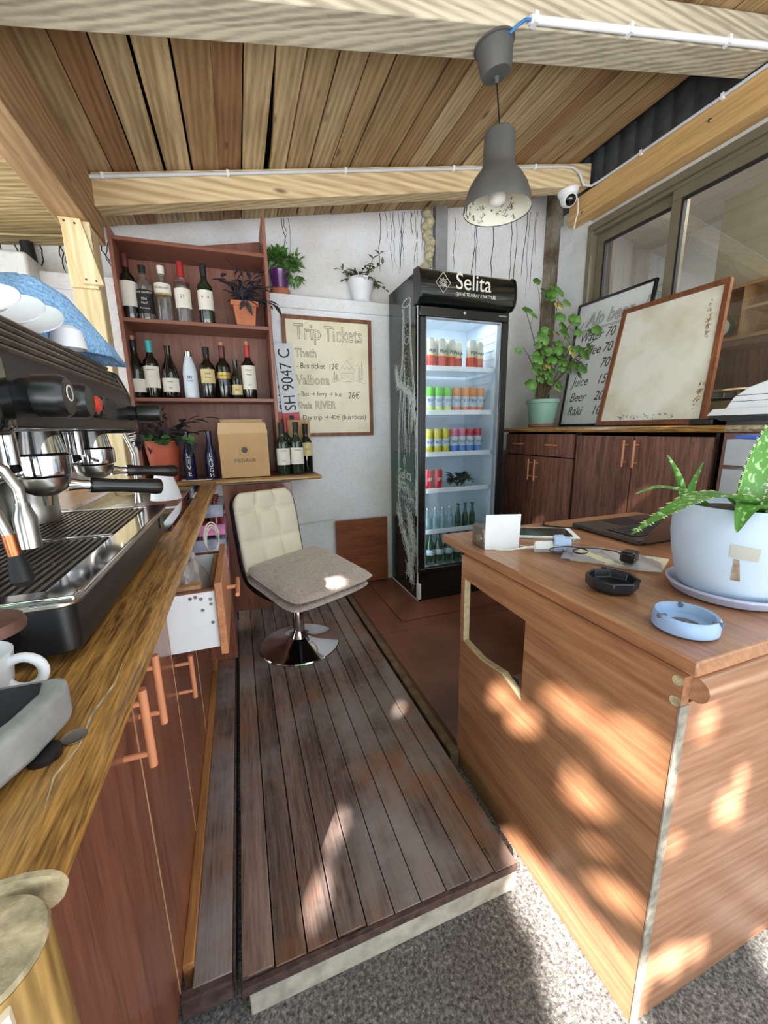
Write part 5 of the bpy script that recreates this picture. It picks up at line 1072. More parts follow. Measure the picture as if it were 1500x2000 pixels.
T = thing('tray_stand', 'low brown stand carrying the paper trays', 'stand', (1.75, .82, 0)); MB().box(1.63, 1.795, .65, .94, .77, .789).box(1.64, 1.66, .66, .68, 0, .77).box(1.64, 1.66, .91, .93, 0, .77).box(1.77, 1.79, .66, .68, 0, .77).box(1.77, 1.79, .91, .93, 0, .77).build('frame', M_cab, T)
tag(MB().box(1.65, 1.78, .68, .91, 1.094, 1.106).build('folder', M_blue2, None, (1.7, .8, 1.094), .002), 'blue folder lying on the top paper tray', 'folder')

# inside the window: curtain panel, beige board, pigeonhole shelf with clock, glasses cabinet
tag(box('curtain_panel', wood('striped curtain', '5a4636', '84705a', 'z', .8, 1.2, contrast=1.5), 2.62, 2.65, 2.38, 2.95, .9, 3.0, None, .002, (2.63, 2.6, .9)), 'brown striped curtain panel behind the left window pane', 'curtain')
tag(box('beige_panel', plain('beige panel', '9c927c', .6, vary=.06), 3.1, 3.14, -.9, 1.98, 1.951, 2.56, None, .003, (3.12, .6, 1.82)), 'large beige panel hanging inside behind the right window pane', 'panel')
T = thing('wall_shelf', 'open wooden pigeonhole shelf seen through the window', 'shelf', (2.95, 1.5, 1.6)); W_ = M_desk
x0, x1 = 2.86, 3.05
MB().box(x0, x1, .6, 1.93, 1.93, 1.95).box(x0, x1, .6, 1.93, 1.64, 1.66).box(x0, x1, 1.91, 1.93, 1.66, 1.93).box(x0, x1, 1.63, 1.65, 1.66, 1.93).box(x0, x1, .6, 1.63, 1.80, 1.815).box(x1, x1 + .01, .6, 1.93, 1.64, 1.95).build('case', wood('pale interior wood', '9a6c48', 'c89c74', 'y', .5), T)
T = thing('clock', 'small round table clock in the pigeonhole shelf', 'clock', (2.9, 1.76, 1.661)); MB().lathe([(0, -.02), (.055, -.02), (.06, -.012), (.06, .01), (0, .01)], (2.90, 1.76, 1.725), 28, 'x').build('case', plain('clock case', '5a5448', .5), T)
MB().lathe([(0, 0), (.05, 0), (.05, -.001), (0, -.0015)], (2.879, 1.76, 1.725), 28, 'x').build('dial', M_label, T); MB().box(2.876, 2.8775, 1.758, 1.762, 1.725, 1.765).box(2.876, 2.8775, 1.735, 1.76, 1.724, 1.727).build('hands', M_ink, T)
T = thing('glass_cabinet', 'dark display cabinet with glass shelves seen through the window', 'cabinet', (3.0, 1.4, 1.0)); MB().box(3.0, 3.02, .6, 1.98, .6, 1.60).box(2.76, 3.0, 1.96, 1.98, .6, 1.60).box(2.76, 3.0, .6, .62, .6, 1.60).box(2.76, 3.0, .62, 1.96, 1.585, 1.60).box(2.76, 3.0, .62, 1.96, .6, 1.12).build('case', M_cabR, T)
MB().box(2.78, 3.0, .62, 1.96, 1.34, 1.35).box(2.78, 3.0, .62, 1.96, 1.225, 1.232).build('shelf', wood('cabinet shelf', '8a6c50', 'b8987a', 'y', .5), T)
for i in range(5):
    y = 1.86 - .075 * i; o = MB().lathe([(0, 0), (.022, 0), (.026, .03), (.030, .1), (.029, .1), (.024, .03), (0, .004)], (2.84, y, 1.2325), 14).build('drinking_glass', M_clear, None, (2.84, y, 1.2325))
    tag(o, ORD[i] + ' of the drinking glasses in the cabinet behind the window', 'glass', 'glasses behind the window')

# ================================================================== DESK
D = thing('desk', 'cherry laminate counter desk with a cut-out hole in its side panel', 'desk', (1.0, .75, 0))
zt = .79; th = .028
MB().prism([(.634, .349), (1.55, .349), (1.55, 1.17), (.634, 1.17)], lambda a, b, t: (a, b, zt - th + th * t)).build('desktop', M_desk, D, bev=.003)
cut = [(.72, .684), (.862, .686), (.999, .690), (1.0, .60), (.998, .483), (.90, .474), (.80, .490), (.735, .466)]
outer = [(.357, 0), (1.02, 0), (1.02, zt - th), (.357, zt - th)]
def sidepanel():
    mb = MB(); bm = mb.bm
    # panel as strips around the hole
    P = lambda a, b, t: (.622 + .018 * t, a, b)
    mb.prism([(.357, 0), (.72, 0), (.72, zt - th), (.357, zt - th)], P)
    mb.prism([(1.0, 0), (1.02, 0), (1.02, zt - th), (1.0, zt - th)], P)
    mb.prism([(.72, 0), (1.0, 0), (1.0, .483), (.90, .474), (.80, .490), (.735, .466), (.72, .468)], P)
    mb.prism([(.72, .684), (.862, .686), (1.0, .690), (1.0, zt - th), (.72, zt - th)], P)
    return mb.build('side_panel', M_desk, D)
sp = sidepanel()
W_ = plain('raw chipboard edge', 'cbb892', .8, vary=.2, scale=60)
MB().box(.6215, .6405, .9965, 1.0, .485, .689).hexa([(.6215, .72, .463), (.6405, .72, .463), (.6405, .80, .488), (.6215, .80, .488), (.6215, .72, .467), (.6405, .72, .467), (.6405, .80, .492), (.6215, .80, .492)]).hexa([(.6215, .80, .488), (.6405, .80, .488), (.6405, .90, .472), (.6215, .90, .472), (.6215, .80, .491), (.6405, .80, .491), (.6405, .90, .475), (.6215, .90, .475)]).hexa([(.6215, .90, .472), (.6405, .90, .472), (.6405, 1.0, .481), (.6215, 1.0, .481), (.6215, .90, .475), (.6405, .90, .475), (.6405, 1.0, .484), (.6215, 1.0, .484)]).build('cut_edge', W_, sp)
MB().lathe([(0, 0), (.0085, 0), (.0085, -.001), (0, -.001)], (.622, .366, .751), 16, 'x').build('screw_cap', M_endgrain, sp)
MB().lathe([(0, 0), (.0085, 0), (.0085, -.001), (0, -.001)], (.622, .366, .715), 16, 'x').build('screw_cap', M_endgrain, sp)
box('front_panel', M_deskx, .640, 1.55, .357, .375, 0, .712, D, .001)
MB().prism([(.352, .762)] + [(.351 + .0215 * math.cos(R(t_)), .741 + .021 * math.sin(R(t_))) for t_ in range(100, 271, 12)] + [(.36, .72), (.36, .762)], lambda a, b, t: (.640 + .91 * t, a, b)).build('rounded_rail', M_deskx, D)
box('worn_strip', plain('metal edge strip', '8c8478', .5, vary=.4, scale=60), .6205, .6405, .3555, .358, 0, .71, D, 0)
MB().box(.66, .68, .375, 1.0, .30, .34).box(1.53, 1.55, .375, 1.15, 0, zt - th).box(.64, 1.53, .375, 1.0, .29, .305).build('inner_shelf', M_deskx, D)
for i, (x, y, r_, h_) in enumerate(((.74, .92, .035, .05), (.80, .86, .035, .03))):
    tag(MB().lathe([(.02, 0), (r_, 0), (r_, h_), (.02, h_), (.02, 0)], (x, y, .3055), 24).build('tape_roll', plain('roll grey', '6c6a66' if i else '3c3c40', .5), None, (x, y, .3055)), ('dark reel' if not i else 'grey tape roll') + ' lying on the shelf inside the desk hole', 'tape roll')
# things on the desk
ZD = zt + .0005
T = thing('card_holder', 'small metal box with a white card leaning on it at the desk corner', 'card holder', (.70, .98, ZD))
MB().hexa([(.664, .962, ZD), (.757, .925, ZD), (.759, .929, ZD), (.666, .966, ZD), (.667, .966, ZD + .105), (.763, .929, ZD + .106), (.765, .933, ZD + .106), (.669, .970, ZD + .105)]).build('white_card', M_white, T)
MB().hexa([(.660, .966, ZD), (.72, .945, ZD), (.745, 1.02, ZD), (.672, 1.045, ZD), (.660, .968, ZD + .065), (.72, .947, ZD + .065), (.745, 1.02, ZD + .062), (.672, 1.045, ZD + .062)]).build('metal_box', plain('brown grey metal', '7c7670', .35, .6), T, bev=.004)
MB().lathe([(0, 0), (.014, 0), (.012, -.004), (0, -.004)], (.664, .99, ZD + .03), 18, 'x').build('round_button', M_steel, T)
def slab(mb, c, ang, w, d, h, z0): 
    a = R(ang); ux = Vector((math.cos(a), math.sin(a), 0)); uy = Vector((-math.sin(a), math.cos(a), 0)); c = Vector(c)
    P = [c - ux * w / 2 - uy * d / 2, c + ux * w / 2 - uy * d / 2, c + ux * w / 2 + uy * d / 2, c - ux * w / 2 + uy * d / 2]
    return mb.hexa([(p.x, p.y, z0) for p in P] + [(p.x, p.y, z0 + h) for p in P])
T = thing('tablet', 'white tablet with a dark screen lying on the desk behind the white card', 'tablet', (.945, 1.02, ZD))
slab(MB(), (.945, 1.035, 0), -30, .20, .125, .008, ZD).build('body', M_white, T, bev=.002); slab(MB(), (.945, 1.035, 0), -30, .165, .105, .0006, ZD + .008).build('screen', M_screenk, T)
T = thing('travel_adapter', 'white and blue travel power adapter lying on the desk with its cable', 'power adapter', (.84, .855, ZD))
A = Vector((.78, .885, ZD + .016)); d = Vector((.85, -.5, .08)).normalized(); sx_ = Vector((-d.y, d.x, 0)).normalized(); up_ = d.cross(sx_) * -1; AX = (sx_, Vector((0, 0, 1)), d)
MB().lathe([(0, 0), (.016, 0), (.018, .003), (.018, .05), (.015, .052), (0, .052)], A, 4, AX).build('white_plug', M_white, T, bev=.002)
MB().lathe([(.015, .05), (.024, .052), (.0255, .056), (.0255, .075), (.022, .08), (.018, .082), (.018, .095), (0, .095)], A + Vector((0, 0, .008)), 24, AX).build('blue_body', plain('pale blue plastic', 'b4c8f0', .3, vary=.03), T)
mb = MB(); 
for s1 in (-.01, .01): q_ = A + Vector((0, 0, .014)) + d * .095 + sx_ * s1; mb.tube([q_, q_ + d * .016], .0024, 8)
mb.build('pins', M_chrome, T)
MB().tube([A, A - d * .02, A - d * .05 + Vector((-.012, .01, -.008)), A - d * .08 + Vector((-.02, .03, -.012))], [.0045, .003, .0022, .0022], 8).build('cord', M_white, T)
T = thing('charging_cable', 'thin white cable with a flat white plug beside the travel adapter', 'cable', (.88, .93, ZD)); slab(MB(), (.905, .905, 0), 20, .06, .012, .007, ZD).build('plug', M_white, T); MB().tube([(.875, .895, ZD + .004), (.84, .89, ZD + .003), (.80, .91, ZD + .003), (.78, .95, ZD + .003)], .002, 6).build('cord', M_white, T)
T = thing('document_folder', 'clear plastic sleeve with cream papers lying on the desk', 'folder', (.92, .76, ZD))
MB().hexa([(.82, .79, ZD), (.955, .635, ZD), (1.06, .69, ZD), (.93, .86, ZD), (.82, .79, ZD + .004), (.955, .635, ZD + .004), (1.06, .69, ZD + .004), (.93, .86, ZD + .004)]).build('papers', plain('cream paper', 'cfc6a8', .8, vary=.06), T)
MB().grid(8, 8, lambda u, v: (.795 + .14 * u + .12 * v, .80 - .18 * u + .09 * v, ZD + .006 + .003 * math.sin(u * 7 + v * 5))).build('plastic_sleeve', M_plasticf, T)
T = thing('phone_charger', 'black phone charger plug with a coiled black cord on the plastic sleeve', 'charger', (.93, .715, ZD + .008))
slab(MB(), (.93, .705, 0), 20, .042, .034, .028, ZD + .010).build('plug_body', M_black, T, bev=.006, seg=3); MB().tube([(.922, .689, ZD + .022), (.921, .683, ZD + .022)], .0022, 8).tube([(.938, .694, ZD + .022), (.937, .688, ZD + .022)], .0022, 8).build('pins', M_chrome, T)
pts = [(.93, .72, ZD + .022), (.945, .76, ZD + .02)] + [(.915 + .035 * math.cos(a_) - .006 * k, .80 + .028 * math.sin(a_), ZD + .012 + .001 * k) for k, a_ in enumerate([.2 + i * .45 for i in range(26)])] + [(.86, .86, ZD + .008), (.83, .875, ZD + .006)]
MB().tube(pts[:-2] + pts[-2:], .0018, 6).build('cord', M_black, T)
T = thing('ashtray', 'black eight-sided ashtray on the desk', 'ashtray', (.755, .607, ZD))
c = (.755, .607, ZD); MB().lathe([(0, 0), (.042, 0), (.053, .01), (.054, .03), (.048, .031), (.044, .012), (.02, .008), (0, .008)], c, 8).build('bowl', M_ashk, T, bev=.002, angle=20)
for k in range(3): a_ = R(20 + 120 * k); MB().box(-.006, .006, -.004, .004, 0, .003).bm and None
mb = MB()
for k in range(3):
    a_ = R(-60 + 120 * k); p = Vector((c[0] + .05 * math.cos(a_), c[1] + .05 * math.sin(a_), ZD + .0295)); mb = MB(); slab(mb, (p.x, p.y, 0), math.degrees(a_), .008, .010, .003, p.z); mb.build('cigarette_rest', M_rubber, T)
T = thing('ashtray', 'round pale blue ceramic ashtray at the front of the desk', 'ashtray', (.715, .428, ZD)); c = (.722, .428, ZD)
MB().lathe([(0, 0), (.044, 0), (.050, .004), (.0505, .026), (.047, .031), (.042, .029), (.038, .014), (.02, .010), (0, .010)], c, 40).build('bowl', M_blue, T)
MB().lathe([(0, .0104), (.03, .0106), (.034, .0115)], c, 24).build('ash', plain('ash', '6a6c70', .9, vary=.5, scale=120), T)
for k in range(3):
    a_ = R(-75 + 120 * k); p = Vector((c[0] + .046 * math.cos(a_), c[1] + .046 * math.sin(a_), ZD + .0275)); mb = MB(); mb.tube([p - Vector((math.cos(a_), math.sin(a_), 0)) * .007, p + Vector((math.cos(a_), math.sin(a_), 0)) * .007], .0042, 10); mb.build('cigarette_rest', plain('burnt notch', '5c6474', .8) if k == 0 else _m['burnt notch'], T)
# laptop
T = thing('laptop', 'dark brown laptop opened flat behind the aloe pot', 'laptop', (1.28, .94, ZD))
MB().box(1.10, 1.46, .812, 1.065, ZD + .003, ZD + .018).build('base', M_laptop, T, bev=.003)
MB().box(1.12, 1.44, .84, .945, ZD + .018, ZD + .019).build('keyboard_bed', M_black, T)
mb = MB()
for i in range(15):
    for j in range(5): mb.box(1.123 + i * .0211, 1.141 + i * .0211, .843 + j * .0202, .860 + j * .0202, ZD + .019, ZD + .0212)
mb.build('keys', plain('laptop keys', '201e1e', .5), T, bev=.001); MB().box(1.22, 1.34, .96, 1.05, ZD + .018, ZD + .0186).build('touchpad', M_ashk, T)
LD = Vector((0, -.58, .81)).normalized(); o_ = Vector((1.10, .806, ZD + .014)); nn_ = Vector((0, -.81, -.58))
def lp(x, t, n): q_ = o_ + Vector((x, 0, 0)) + LD * t + nn_ * n; return (q_.x, q_.y, q_.z)
MB().hexa([lp(0, 0, 0), lp(.36, 0, 0), lp(.36, .165, 0), lp(0, .165, 0), lp(0, 0, .006), lp(.36, 0, .006), lp(.36, .165, .006), lp(0, .165, .006)]).build('lid', plain('brown laptop lid', '6a5048', .35, .3, vary=.05), T, bev=.002)
MB().tube([(1.12, .806, ZD + .012), (1.44, .806, ZD + .012)], .007, 10).build('hinge', M_black, T)
tag(MB().tube([(1.10, 1.03, ZD + .008), (1.06, 1.06, ZD + .004), (1.02, 1.12, ZD + .004), (1.05, 1.15, ZD + .004)], .003, 8).build('laptop_cable', M_black, None, (1.06, 1.06, ZD)), 'black cable plugged into the side of the laptop', 'cable')
# aloe
c = Vector((.965, .50, ZD)); T = thing('potted_aloe', 'large spotted aloe in a pale blue barrel pot with a lilac saucer on the desk', 'potted plant', c)
MB().lathe([(0, 0), (.088, 0), (.100, .004), (.108, .018), (.111, .020), (.1115, .024), (.106, .024), (.094, .010), (0, .010)], c, 48).build('saucer', M_saucer, T)
pot = MB().lathe([(0, .012), (.082, .012), (.089, .02), (.099, .05), (.108, .09), (.1135, .13), (.1135, .165), (.109, .192), (.106, .197), (.101, .195), (.099, .182), (0, .180)], c, 48).build('pot', M_potwhite, T)
soil(T, (c.x, c.y, c.z + .180), .099)
dr_ = (CAM - c); dr_.z = 0; aC = math.atan2(dr_.y, dr_.x)
def onpot(da, z, r_=.1285): return (c.x + r_ * math.cos(aC + da), c.y + r_ * math.sin(aC + da), c.z + z)
def prof(z):
    P = [(.089, .02), (.099, .05), (.108, .09), (.1135, .13), (.1135, .165), (.109, .192)]
    for (r0, z0), (r1, z1) in zip(P, P[1:]):
        if z0 <= z <= z1: return r0 + (r1 - r0) * (z - z0) / (z1 - z0)
    return .109
MB().grid(6, 3, lambda u, v: onpot(-.05 + .38 * u, .108 + .026 * v - .004 * u, prof(.11 + .026 * v) + .0006)).build('tape_patch', plain('grey tape', 'a8a69c', .7, vary=.1), pot)
MB().grid(4, 5, lambda u, v: onpot(.02 + (.14 * u) * (1 - .5 * v), .06 + .045 * v, prof(.06 + .045 * v) + .0006)).build('paint_chip', plain('chipped paint', '8c7a68', .8, vary=.4, scale=60), pot)
M_thorn = plain('thorns', 'c8d0a0', .5)
def aloeleaf(p, path, w0, thick=.012, thorns=True, nm='leaf', fold=.25, sidev=None):
    """path: list of points; wide fleshy leaf with teeth"""
    P = [Vector(q) for q in path]; n = 14; mb = MB(); th_ = MB(); rows = []
    def cr(t):
        x = t * (len(P) - 1); i = min(int(x), len(P) - 2); f_ = x - i; p0 = P[max(i - 1, 0)]; p1 = P[i]; p2 = P[i + 1]; p3 = P[min(i + 2, len(P) - 1)]
        return .5 * ((2 * p1) + (p2 - p0) * f_ + (2 * p0 - 5 * p1 + 4 * p2 - p3) * f_ ** 2 + (3 * p1 - p0 - 3 * p2 + p3) * f_ ** 3)
    for i in range(n + 1):
        t_ = i / n; q = cr(t_); d = (cr(min(1, t_ + .02)) - cr(max(0, t_ - .02))).normalized(); s_ = Vector(sidev) if sidev else d.cross(Vector((0, 0, 1)))
        s_ = (s_ - d * s_.dot(d)).normalized(); u_ = s_.cross(d).normalized(); w_ = w0 * (1 - t_ ** 2.2) * (.82 + .18 * math.sin(math.pi * t_)) + .0008; h_ = thick * (1 - t_ * .8)
        rows.append([mb.bm.verts.new(q + s_ * (w_ * a_) + u_ * (h_ * b_ + fold * w_ * a_ * a_)) for a_, b_ in ((-1, 0), (-.5, .25), (0, .1), (.5, .25), (1, 0), (.6, -.55), (0, -.9), (-.6, -.55))])
        if thorns and 0 < i < n:
            for sg in (-1, 1):
                for dt in (0, .5):
                    e = q + (cr(min(1, t_ + .035)) - q) * dt * 2 * .5 + s_ * sg * w_ + u_ * (fold * w_); th_.tube([e - s_ * sg * .001, e + s_ * sg * .0045 + d * .002], [.0014, .0001], 5)
    for a_, b_ in zip(rows, rows[1:]):
        for k in range(8): mb._f([a_[k], a_[(k + 1) % 8], b_[(k + 1) % 8], b_[k]])
    mb._f(rows[0]); mb._f(rows[-1]); o = mb.build(nm, M_aloe, T)
    if thorns: th_.build('thorns', M_thorn, o)
    return o
V_ = Vector
aloeleaf(0, [V_((.935, .475, .985)), V_((.855, .46, 1.018)), V_((.765, .46, 1.020)), V_((.69, .465, .998)), V_((.618, .47, .966))], .027, .009, fold=.15)
aloeleaf(0, [V_((.935, .485, .985)), V_((.940, .485, 1.04)), V_((.958, .485, 1.10)), V_((.985, .485, 1.152))], .029, .011, fold=.55, sidev=(.9, -.3, 0))
aloeleaf(0, [V_((.93, .455, .985)), V_((.893, .445, .998)), V_((.862, .44, .988)), V_((.842, .437, .952))], .024, .007, thorns=False)
aloeleaf(0, [V_((.858, .545, .985)), V_((.852, .55, 1.02)), V_((.825, .55, 1.06)), V_((.797, .55, 1.09))], .009, .009, thorns=False)
aloeleaf(0, [V_((.872, .545, .985)), V_((.885, .55, 1.02)), V_((.908, .55, 1.07))], .008, .008, thorns=False)
aloeleaf(0, [V_((.90, .53, .985)), V_((.85, .54, 1.015)), V_((.78, .545, 1.028)), V_((.715, .545, 1.018))], .011, .007, thorns=False)
aloeleaf(0, [V_((.955, .50, .985)), V_((.995, .50, 1.03)), V_((1.04, .50, 1.085))], .014, .008)
aloeleaf(0, [V_((.955, .47, .985)), V_((1.01, .46, 1.01)), V_((1.08, .45, 1.012))], .018, .008)
aloeleaf(0, [V_((.96, .45, .982)), V_((1.01, .43, .995)), V_((1.06, .42, .988))], .014, .008)
aloeleaf(0, [V_((.935, .44, .982)), V_((.937, .435, 1.0)), V_((.945, .432, 1.03))], .013, .011, thorns=False)

# ================================================================== CHAIR
CH = thing('swivel_chair', 'cream quilted swivel chair with a round chrome foot', 'chair', (.205, 1.875, .0815))
bx, by = .205, 1.875; zb = .0815
MB().lathe([(0, .0), (.198, 0), (.2, .003), (.196, .008), (.15, .016), (.08, .030), (.045, .048), (.031, .075), (.03, .08), (0, .08)], (bx, by, zb), 56).build('base', M_chrome, CH)
MB().lathe([(0, .06), (.028, .06), (.028, .18), (.024, .19), (.024, .33), (0, .33)], (bx, by, zb), 24).build('column', M_chrome, CH)
# chair frame: faces toward +x -y ; local axes
fw_ = Vector((.42, -.907, 0)).normalized(); sd = Vector((.907, .42, 0)).normalized()   # forward, chair's own side
O_ = Vector((bx + .005, by - .02, 0))
def cp(f, s, z): q_ = O_ + fw_ * f + sd * s; return Vector((q_.x, q_.y, z))
SH_ = [(.26, .452), (.20, .435), (.10, .415), (0, .405), (-.10, .405), (-.17, .42), (-.205, .455), (-.225, .52), (-.245, .62), (-.265, .72), (-.285, .80), (-.29, .845)]
def shell(off, w0, pad=0):
    def f(u, v):
        x = v * (len(SH_) - 1); i = min(int(x), len(SH_) - 2); t_ = x - i
        a_, b_ = SH_[i], SH_[i + 1]; ff = a_[0] + (b_[0] - a_[0]) * t_; zz = a_[1] + (b_[1] - a_[1]) * t_
        dx, dz = b_[0] - a_[0], b_[1] - a_[1]; L = math.hypot(dx, dz); nf, nz = dz / L * 1, -dx / L   # pointing inward (forward/up)
        if nz < 0 and i < 5: nf, nz = -nf, -nz
        nf, nz = abs(nf), abs(nz)
        w_ = w0 * (1 - .25 * max(0, (abs(v - .5) * 2) ** 10)); s_ = (u * 2 - 1); puff = 0
        if pad:
            nx_, ny_ = 3, 7; fu = (u * nx_) % 1; fv = (v * ny_) % 1; puff = pad * (math.sin(math.pi * fu) * math.sin(math.pi * fv)) ** .35
            if u in (0, 1) or v in (0, 1): puff = 0
        e = off + puff; return cp(ff + nf * e, s_ * w_, zz + nz * e)
    return f
MB().grid(12, 33, shell(0, .18)).build('shell', M_black, CH, solid=.02)
MB().grid(36, 84, shell(.014, .168, .016)).build('padding', M_cream, CH, solid=.012, angle=80)
MB().lathe([(0, 0), (.09, 0), (.09, .012), (0, .012)], (bx, by, .375), 20).build('seat_plate', M_black, CH)
# folded cushion on the seat
def cushion(dz, grow, sh, nm):
    cs = [Vector((.352 + sh, 2.16, .515)), Vector((.525 + grow + sh, 1.60, .50)), Vector((.155 + sh, 1.46, .475)), Vector((-.03 + sh, 1.94, .49))]
    def top(u, v):
        p = cs[3] * (1 - u) * (1 - v) + cs[0] * (1 - u) * v + cs[2] * u * (1 - v) + cs[1] * u * v; cn = (cs[0] + cs[1] + cs[2] + cs[3]) / 4; a_ = abs(2 * u - 1); b_ = abs(2 * v - 1); p = cn + (p - cn) * ((1 - .10 * (a_ * b_) ** 3) * 1.03 + .012 * math.sin(9 * u + 5 * v)); e = (math.sin(math.pi * min(1, max(0, u))) * math.sin(math.pi * min(1, max(0, v)))) ** .3
        return p, e
    mb = MB(); n = 22
    f1 = lambda u, v: (lambda p, e: (p.x, p.y, p.z + dz + .022 * e + .004 * math.sin(u * 11 + v * 7) * e))(*top(u, v)); f2 = lambda u, v: (lambda p, e: (p.x, p.y, p.z + dz - .012 * e))(*top(u, v))
    mb.grid(n, n, f1); mb.grid(n, n, f2); bmesh.ops.remove_doubles(mb.bm, verts=mb.bm.verts, dist=.0004)
    return mb
mb = cushion(-.035, 0, -.01, ''); o = mb.build('seat_cushion', M_cushion, None, (.25, 1.8, .45), angle=80); tag(o, 'lower of the two folded paisley cushions on the cream chair', 'cushion', 'paisley cushions on the chair')
mb = cushion(.0, .012, .0, ''); o = mb.build('seat_cushion', M_cushion, None, (.25, 1.8, .48), angle=80); tag(o, 'upper of the two folded paisley cushions on the cream chair', 'cushion', 'paisley cushions on the chair')

# ================================================================== OVERHEAD
# pendant
LX, LY = .905, 1.365; zb_ = 2.118 + .19 * (LX - X0)
T = thing('pendant_lamp', 'dark grey metal pendant lamp with scribbles inside its shade, hanging from the near beam', 'lamp', (LX, LY, zb_))
ax = Vector((-SA * .9, 0, CA)).normalized(); u_ = Vector((1, 0, .19)).normalized()
MB().lathe([(0, 0), (.066, 0), (.066, -.006), (.060, -.008), (.052, -.07), (.046, -.082), (.02, -.088), (0, -.088)], (LX, LY, zb_), 36, (u_, Vector((0, 1, 0)), ax)).build('ceiling_rose', M_grey, T)
MB().tube([(LX + .014, LY, zb_ - .085), (LX + .016, LY, zb_ - .105)], [.009, .006], 10).build('cord_grip', M_grey, T)
MB().tube([(LX + .016, LY, zb_ - .1), (LX + .035, LY, 2.1456)], .0028, 8).build('cord', M_black, T)
lx = LX + .035; SHD = MB().lathe([(0, 2.1480), (.022, 2.1480), (.046, 2.1440), (.052, 2.1376), (.055, 2.0456), (.062, 2.0296), (.085, 2.0016), (.102, 1.9736), (.114, 1.9376), (.119, 1.9080), (.1185, 1.9064), (.1165, 1.9080), (.111, 1.9376), (.099, 1.9720), (.082, 1.9992), (.058, 2.0280), (.0, 2.0376)], (lx, LY, 0), 48).build('shade', M_grey, T)
MB().lathe([(.1162, 1.9088), (.1105, 1.9376), (.0985, 1.9712), (.0815, 1.9984), (.0575, 2.0264), (0, 2.0360)], (lx, LY, 0), 48).build('shade_lining', plain('cream lining', 'd8d6c6', .5, vary=.04), SHD)
MB().lathe([(0, 1.9216), (.016, 1.9240), (.027, 1.9336), (.03, 1.9480), (.026, 1.9640), (.015, 1.9816), (.013, 2.0136), (0, 2.0136)], (lx, LY, 0), 28).build('bulb', M_bulb, T)
rd = random.Random(77); mb = MB()
def inn(a, z):
    P = [(.0575, 2.0264), (.0815, 1.9984), (.0985, 1.9712), (.1105, 1.9376), (.1162, 1.9088)]
    for (r0, z0), (r1, z1) in zip(P, P[1:]):
        if z1 <= z <= z0: r = r0 + (r1 - r0) * (z0 - z) / (z0 - z1) - .001; return (lx + r * math.cos(a), LY + r * math.sin(a), z)
    return (lx + .1 * math.cos(a), LY + .1 * math.sin(a), z)
for k in range(60):
    a0 = rd.uniform(.3, 2.9); z0 = rd.uniform(1.9136, 1.9776); pts = []
    for j in range(6): pts.append(inn(a0 + .02 * j + rd.uniform(-.02, .02), min(2.0216, max(1.9104, z0 + rd.uniform(-.006, .006)))))
    mb.tube(pts, .0007, 4)
mb.build('scribbles', M_ink, SHD)
# dome camera
c = Vector((2.10, 2.288, 2.575)); T = thing('security_camera', 'white dome security camera under the end of the far beam', 'security camera', c)
z_ = 2.115 + .19 * (2.10 - X0)
MB().lathe([(0, 0), (.062, 0), (.064, -.008), (.06, -.02), (.052, -.035), (0, -.035)], (2.10, 2.288, z_), 32, (u_, Vector((0, 1, 0)), ax)).build('mount', M_plastic, T)
dd = Vector((-.25, -.75, -.62)).normalized(); q0 = Vector((2.105, 2.285, z_ - .045)); s1 = dd.orthogonal().normalized(); s2 = dd.cross(s1)
MB().lathe([(0, -.045), (.03, -.04), (.048, -.02), (.052, 0), (.046, .026), (.036, .04), (.032, .043)], q0, 32, (s1, s2, dd)).build('eyeball', M_plastic, T)
MB().lathe([(.032, .043), (.03, .045), (.024, .052), (.012, .056), (0, .057)], q0, 28, (s1, s2, dd)).build('lens', M_blackgloss, T)
tag(MB().tube([(2.15, 2.28, z_ - .02), (2.17, 2.27, z_ - .05), (2.175, 2.27, z_ - .12), (2.17, 2.28, z_ - .17), (2.18, 2.3, z_ - .2)], .004, 8).build('camera_cable', M_cable, None, (2.17, 2.27, z_ - .1)), 'short white cable hanging from the dome camera', 'cable')
# conduits
zc = lambda x: 2.115 + .128 + .19 * (x - X0) - .022
pts = [(-.53, 2.242, zc(-.53))] + [(x, 2.241, zc(x)) for x in (0, .5, 1, 1.5, 1.85, 2.0)] + [(2.08, 2.238, zc(2.04) + .0), (2.13, 2.235, zc(2.04) - .02), (2.17, 2.232, 2.622), (2.215, 2.22, 2.618), (2.232, 2.17, 2.622), (2.233, 2.0, 2.622), (2.233, 1.2, 2.622), (2.233, .4, 2.622)]
T = thing('conduit_pipe', 'thin grey conduit running along the far beam and on along the wall beam', 'pipe', (1, 2.24, 2.4))
MB().tube(pts, .0075, 10).build('pipe', M_conduit, T)
for x in (-.45, 0.06, .63, 1.25, 1.8): MB().box(x - .006, x + .006, 2.232, 2.25, zc(x) - .012, zc(x) + .012).build('clip', M_white, T)
for y in (1.9, 1.5, 1.05): MB().box(2.224, 2.24, y - .006, y + .006, 2.61, 2.634).build('clip', M_white, T)
zn = lambda x: 2.118 + .19 * (x - X0)
T = thing('conduit_pipe', 'white conduit running from the lamp along the near beam', 'pipe', (1.5, 1.29, 2.5))
MB().tube([(.985, 1.288, zn(.985) + .012), (1.6, 1.288, zn(1.6) + .012), (2.235, 1.288, zn(2.235) + .012)], .0115, 12).build('pipe', M_white, T)
for x in (1.0, 1.4, 1.9): MB().box(x - .007, x + .007, 1.274, 1.30, zn(x) - .003, zn(x) + .027).build('clip', M_white, T)
